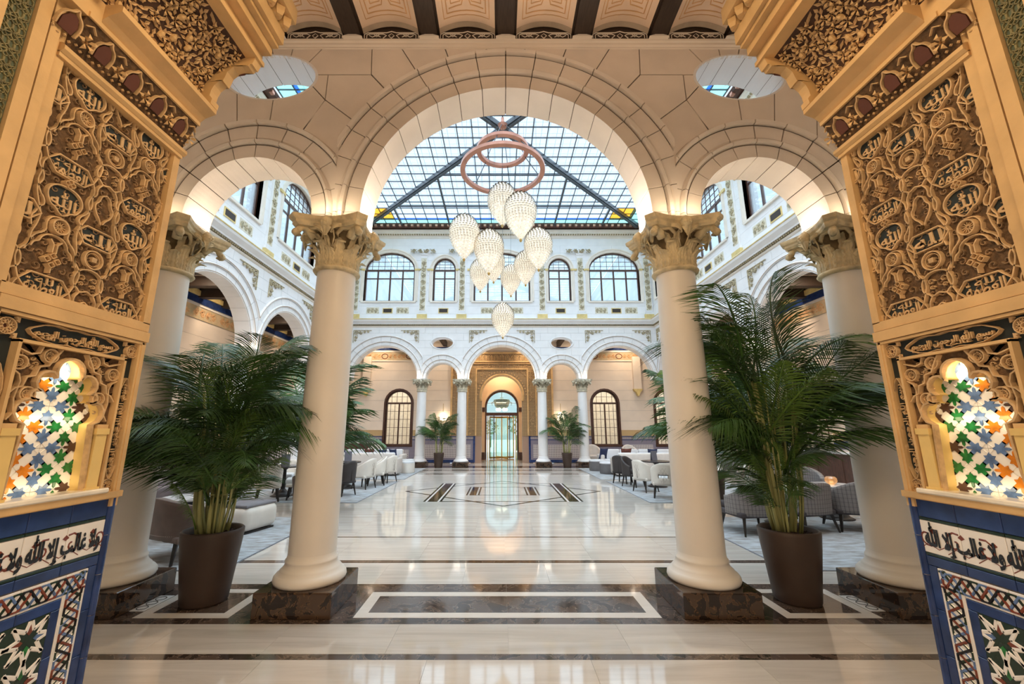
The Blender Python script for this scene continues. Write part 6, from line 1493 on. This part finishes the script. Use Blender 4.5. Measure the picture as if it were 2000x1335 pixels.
# sofas
SOF = mat('pale_sofa_fabric', (.66, .60, .55), .7, .05, 5); SOFI = mat('white_sofa_back', (.74, .74, .76), .6, .03, 5)
def sofa(label, x, y, rz, L, nb=3, arms=(1, 1), H=.80):
    t = thing('sofa', label, 'sofa', (x, y, 0), rz, 'pale lounge sofas'); MB().rbox(-L/2, L/2, -.40, .40, .06, .26, .03).build('base', SOF, t, True); MB().rbox(-L/2, L/2, .24, .42, .08, H, .05).build('outer_back', SOF, t, True)
    w_ = L/nb
    for i in range(nb):
        MB().rbox(-L/2+i*w_+.01, -L/2+(i+1)*w_-.01, -.42, .22, .26, .44, .04).build('seat_cushion', SOFI, t, True); MB().rbox(-L/2+i*w_+.01, -L/2+(i+1)*w_-.01, .10, .27, .42, H+.02, .05).build('back_cushion', SOFI, t, True)
    for s, on in zip((-1, 1), arms):
        if on: MB().rbox(s*(L/2+.06)-.08, s*(L/2+.06)+.08, -.42, .42, .06, .62, .05).build('arm', SOF, t, True)
    for sx in (-1, 1):
        for sy in (-1, 1): MB().box(sx*(L/2-.1)-.02, sx*(L/2-.1)+.02, sy*.32-.02, sy*.32+.02, 0, .07).build('foot', BLKW, t)
sofa('pale sofa left of the aisle, its back turned to the camera', -5.0, 15.9, 0+pi, 2.1, 3); sofa('long pale sofa along the far left arch', -5.9, 18.2, 0, 3.2, 4); sofa('pale sofa right of the aisle, its back turned to the camera', 5.25, 15.7, pi, 2.1, 3); sofa('long pale sofa along the far right arch', 5.85, 18.1, 0, 3.2, 4)
def cushion(label, x, y, z, rz, m, s=.42, tilt=.3):
    t = MB(); h = s/2
    def f(sg):
        return lambda u, v: ((u-.5)*s*(1-.12*sin(pi*v)), sg*.08*(sin(pi*u)*sin(pi*v))**.5, (v-.5)*s*(1-.12*sin(pi*u)))
    t.grid(f(1), 10, 10); t.grid(f(-1), 10, 10)
    o = t.build('cushion', m, None, True, label=label, category='cushion', group='scatter cushions on the sofas'); o.location = (x, y, z); o.rotation_euler = (tilt, 0, rz)
cushion('navy cushion on the left end of the far right sofa', 4.25, 17.85, .66, .5, NAVY, .46); cushion('oxblood cushion in the middle of the far right sofa', 5.2, 17.85, .66, 0, REDC, .46); cushion('navy cushion at the right part of the far right sofa', 6.3, 17.85, .66, 0, NAVY)
cushion('navy cushion on the right end of the far left sofa', -4.6, 17.95, .66, -.4, NAVY, .4); cushion('brown and navy cushion in the middle of the far left sofa', -5.6, 17.95, .66, 0, REDC, .42); cushion('navy cushion at the far left sofa near the column', -6.8, 17.95, .66, 0, NAVY, .42); cushion('dark cushion leaning at the end of the far left sofa', -5.05, 17.9, .66, .5, NAVY, .36)
def pouf(label, x, y, m, mt, rx=.30, ry=.24, h=.44, rz=0, group='round poufs', name='pouf'):
    t = thing(name, label, 'pouf', (x, y, 0), rz, group); MB().lathe([(.0, .0), (.93, 0), (.98, .02), (1, .06), (1, h-.10), (.99, h-.06)], 32, sx=rx, sy=ry).build('body', m, t, True); MB().lathe([(.99, h-.065), (1.0, h-.05), (.99, h-.02), (.95, h), (0, h+.012)], 32, sx=rx, sy=ry).build('padded_top', mt, t, True)
pouf('dark grey pouf with a white top beside the far right column', 3.92, 17.5, GREYP, SOFI, .36, .28); pouf('dark grey pouf with a white top in front of the right sofa', 4.08, 16.35, GREYP, SOFI, .36, .30)
pouf('white pouf at the end of the left sofa', -3.68, 16.7, LEATH, LEATHI, .26, .3); pouf('white pouf behind the other one at the end of the left sofa', -3.9, 17.7, LEATH, LEATHI, .26, .3)
t = thing('ottoman_bench', 'white leather ottoman with a quilted grey top right of the left palm', 'ottoman', (-4.33, 7.4, 0), -.25); MB().rbox(-.31, .31, -.36, .36, .03, .42, .12, seg=4).build('body', LEATH, t, True); MB().rbox(-.27, .27, -.32, .32, .40, .45, .02).build('quilted_top', mat('grey_quilted_leather', (.22, .21, .23), .6), t, True); MB().box(-.27, .27, -.3, .3, 0, .035).build('plinth', BLKW, t)
# tub armchairs near
pa = chair('grey plaid armchair directly right of the right near column', 'grey plaid armchairs', .80, .70, .44, .80, .58, PLAID, PLAID, BLKW, arc=1.75, th=.09, legh=.28, seams=False, cat='armchair', name='plaid_armchair'); pa.location = (4.08, 7.25, 0); pa.rotation_euler = (0, 0, pi+.1)
copy_tree(pa, (5.05, 7.4, 0), pi/2+.95+.9, 'grey plaid armchair just right of the right palm'); copy_tree(pa, (5.95, 7.45, 0), pi-.25, 'grey plaid armchair partly behind the outer right column'); copy_tree(pa, (6.9, 9.9, 0), -.5, 'grey plaid armchair farther back, facing the camera')
ba = chair('brown velvet armchair with a nailhead edge behind the left potted palm', 'velvet armchairs of the left lounge', .86, .74, .42, .78, .64, BROWNV, MAUVE, BLKW, arc=1.8, th=.09, legh=.30, seams=False, cat='armchair', name='velvet_armchair'); ba.location = (-4.3, 5.95, 0); ba.rotation_euler = (0, 0, pi-.45)
nh = MB()
for i in range(60):
    a = -1.75+3.5*i/59; c_, s_ = abs(cos(a)), abs(sin(a)); r = 1/((c_/.37)**2.6+(s_/.42)**2.6)**(1/2.6); nh.lathe([(0, -.007), (.007, 0), (0, .007)], 5, ((r+.004)*sin(a), (r+.004)*cos(a), .335))
nh.build('nailhead_trim', CHROME, ba)
mv = chair('mauve velvet armchair behind the brown one, by the outer left column', 'velvet armchairs of the left lounge', .84, .74, .46, .86, .66, MAUVE, MAUVE, BLKW, arc=1.8, th=.10, legh=.26, seams=False, cat='armchair', name='velvet_armchair'); mv.location = (-5.75, 7.3, 0); mv.rotation_euler = (0, 0, -pi/2+.2)
copy_tree(mv, (-8.0, 10.4, 0), -.6, 'mauve velvet armchair farthest back at the left, facing the camera')
for s in (-1, 1):
    b = chair(f'beige upholstered armchair behind the far {"left" if s < 0 else "right"} sofa, {"left" if s < 0 else "right"} one', 'beige armchairs against the rear wall', .7, .6, .45, .95, .7, SOF, SOF, BLKW, arc=1.7, th=.08, seams=False, cat='armchair', name='beige_armchair'); b.location = (s*6.0, 19.9, 0)
b = copy_tree(b, (4.35, 20.2, 0), 0, 'beige upholstered armchair just right of the far right column')
# bar counters at the sides
for s, nm in ((-1, 'left'), (1, 'right')):
    t = thing('bar_counter', f'walnut panelled counter in the {nm} side gallery', 'counter', (s*9.0, 12.4, 0)); MB().box(-.45, .45, -2.6, 2.6, 0, 1.04).build('body', WOODR, t); MB().rbox(-.55, .55, -2.7, 2.7, 1.04, 1.10, .01).build('counter_top', TW, t)
    for k in range(6): MB().rbox(-s*.45-.015, -s*.45+.015, -2.5+k*.85, -1.75+k*.85, .15, .92, .01, seg=1).build('panel', WOODR, t)
t = thing('side_console', 'brown service counter beside the far left wall', 'console', (-7.1, 20.6, 0)); MB().box(-.9, .9, -.3, .3, 0, 1.0).build('body', WOODR, t); MB().rbox(-.95, .95, -.35, .35, 1.0, 1.05, .01).build('top', TW, t)
# table lamps glowing in the side galleries
for s in (-1, 1):
    for k, yv in enumerate((10.3, 14.4)):
        t = thing('table_lamp', f'lit table lamp on the {"left" if s < 0 else "right"} gallery counter, {"near" if k == 0 else "far"} one', 'lamp', (s*8.9, yv, 1.10)); MB().lathe([(.0, 0), (.09, 0), (.09, .02), (.03, .05), (.05, .15), (.02, .28), (.01, .4)], 16).build('base', BRASS, t, True); MB().lathe([(.20, .35), (.14, .62)], 20).build('shade', mat('lamp_shade', (1, .85, .6), .6, emit=2.6, ecol=(1, .72, .42)), t, True)
# rugs
def rug(label, x0, x1, y0, y1):
    o = MB().box(x0, x1, y0, y1, 0, .007).build('rug', RUG, None, label=label, category='rug', group='blue grey lounge rugs')
    MB().box(x0, x1, y0, y0+.02, .007, .009).build('rug_edge', BOOKG, o); MB().box(*((x0, x0+.02) if x0 > 0 else (x1-.02, x1)), y0, y1, .007, .009).build('rug_edge', BOOKG, o)
rug('mottled blue grey rug under the armchairs left of the left palm', -7.1, -3.38, 5.35, 8.42); rug('long mottled rug under the chairs left of the aisle', -7.1, -3.36, 9.98, 14.0); rug('mottled rug under the far left sofas', -7.1, -3.30, 14.5, 18.6)
rug('mottled blue grey rug under the plaid armchairs', 3.38, 7.1, 5.35, 8.42); rug('long mottled rug under the chairs right of the aisle', 3.36, 7.1, 9.98, 14.0); rug('mottled rug under the far right sofas', 3.30, 7.1, 14.5, 18.6)
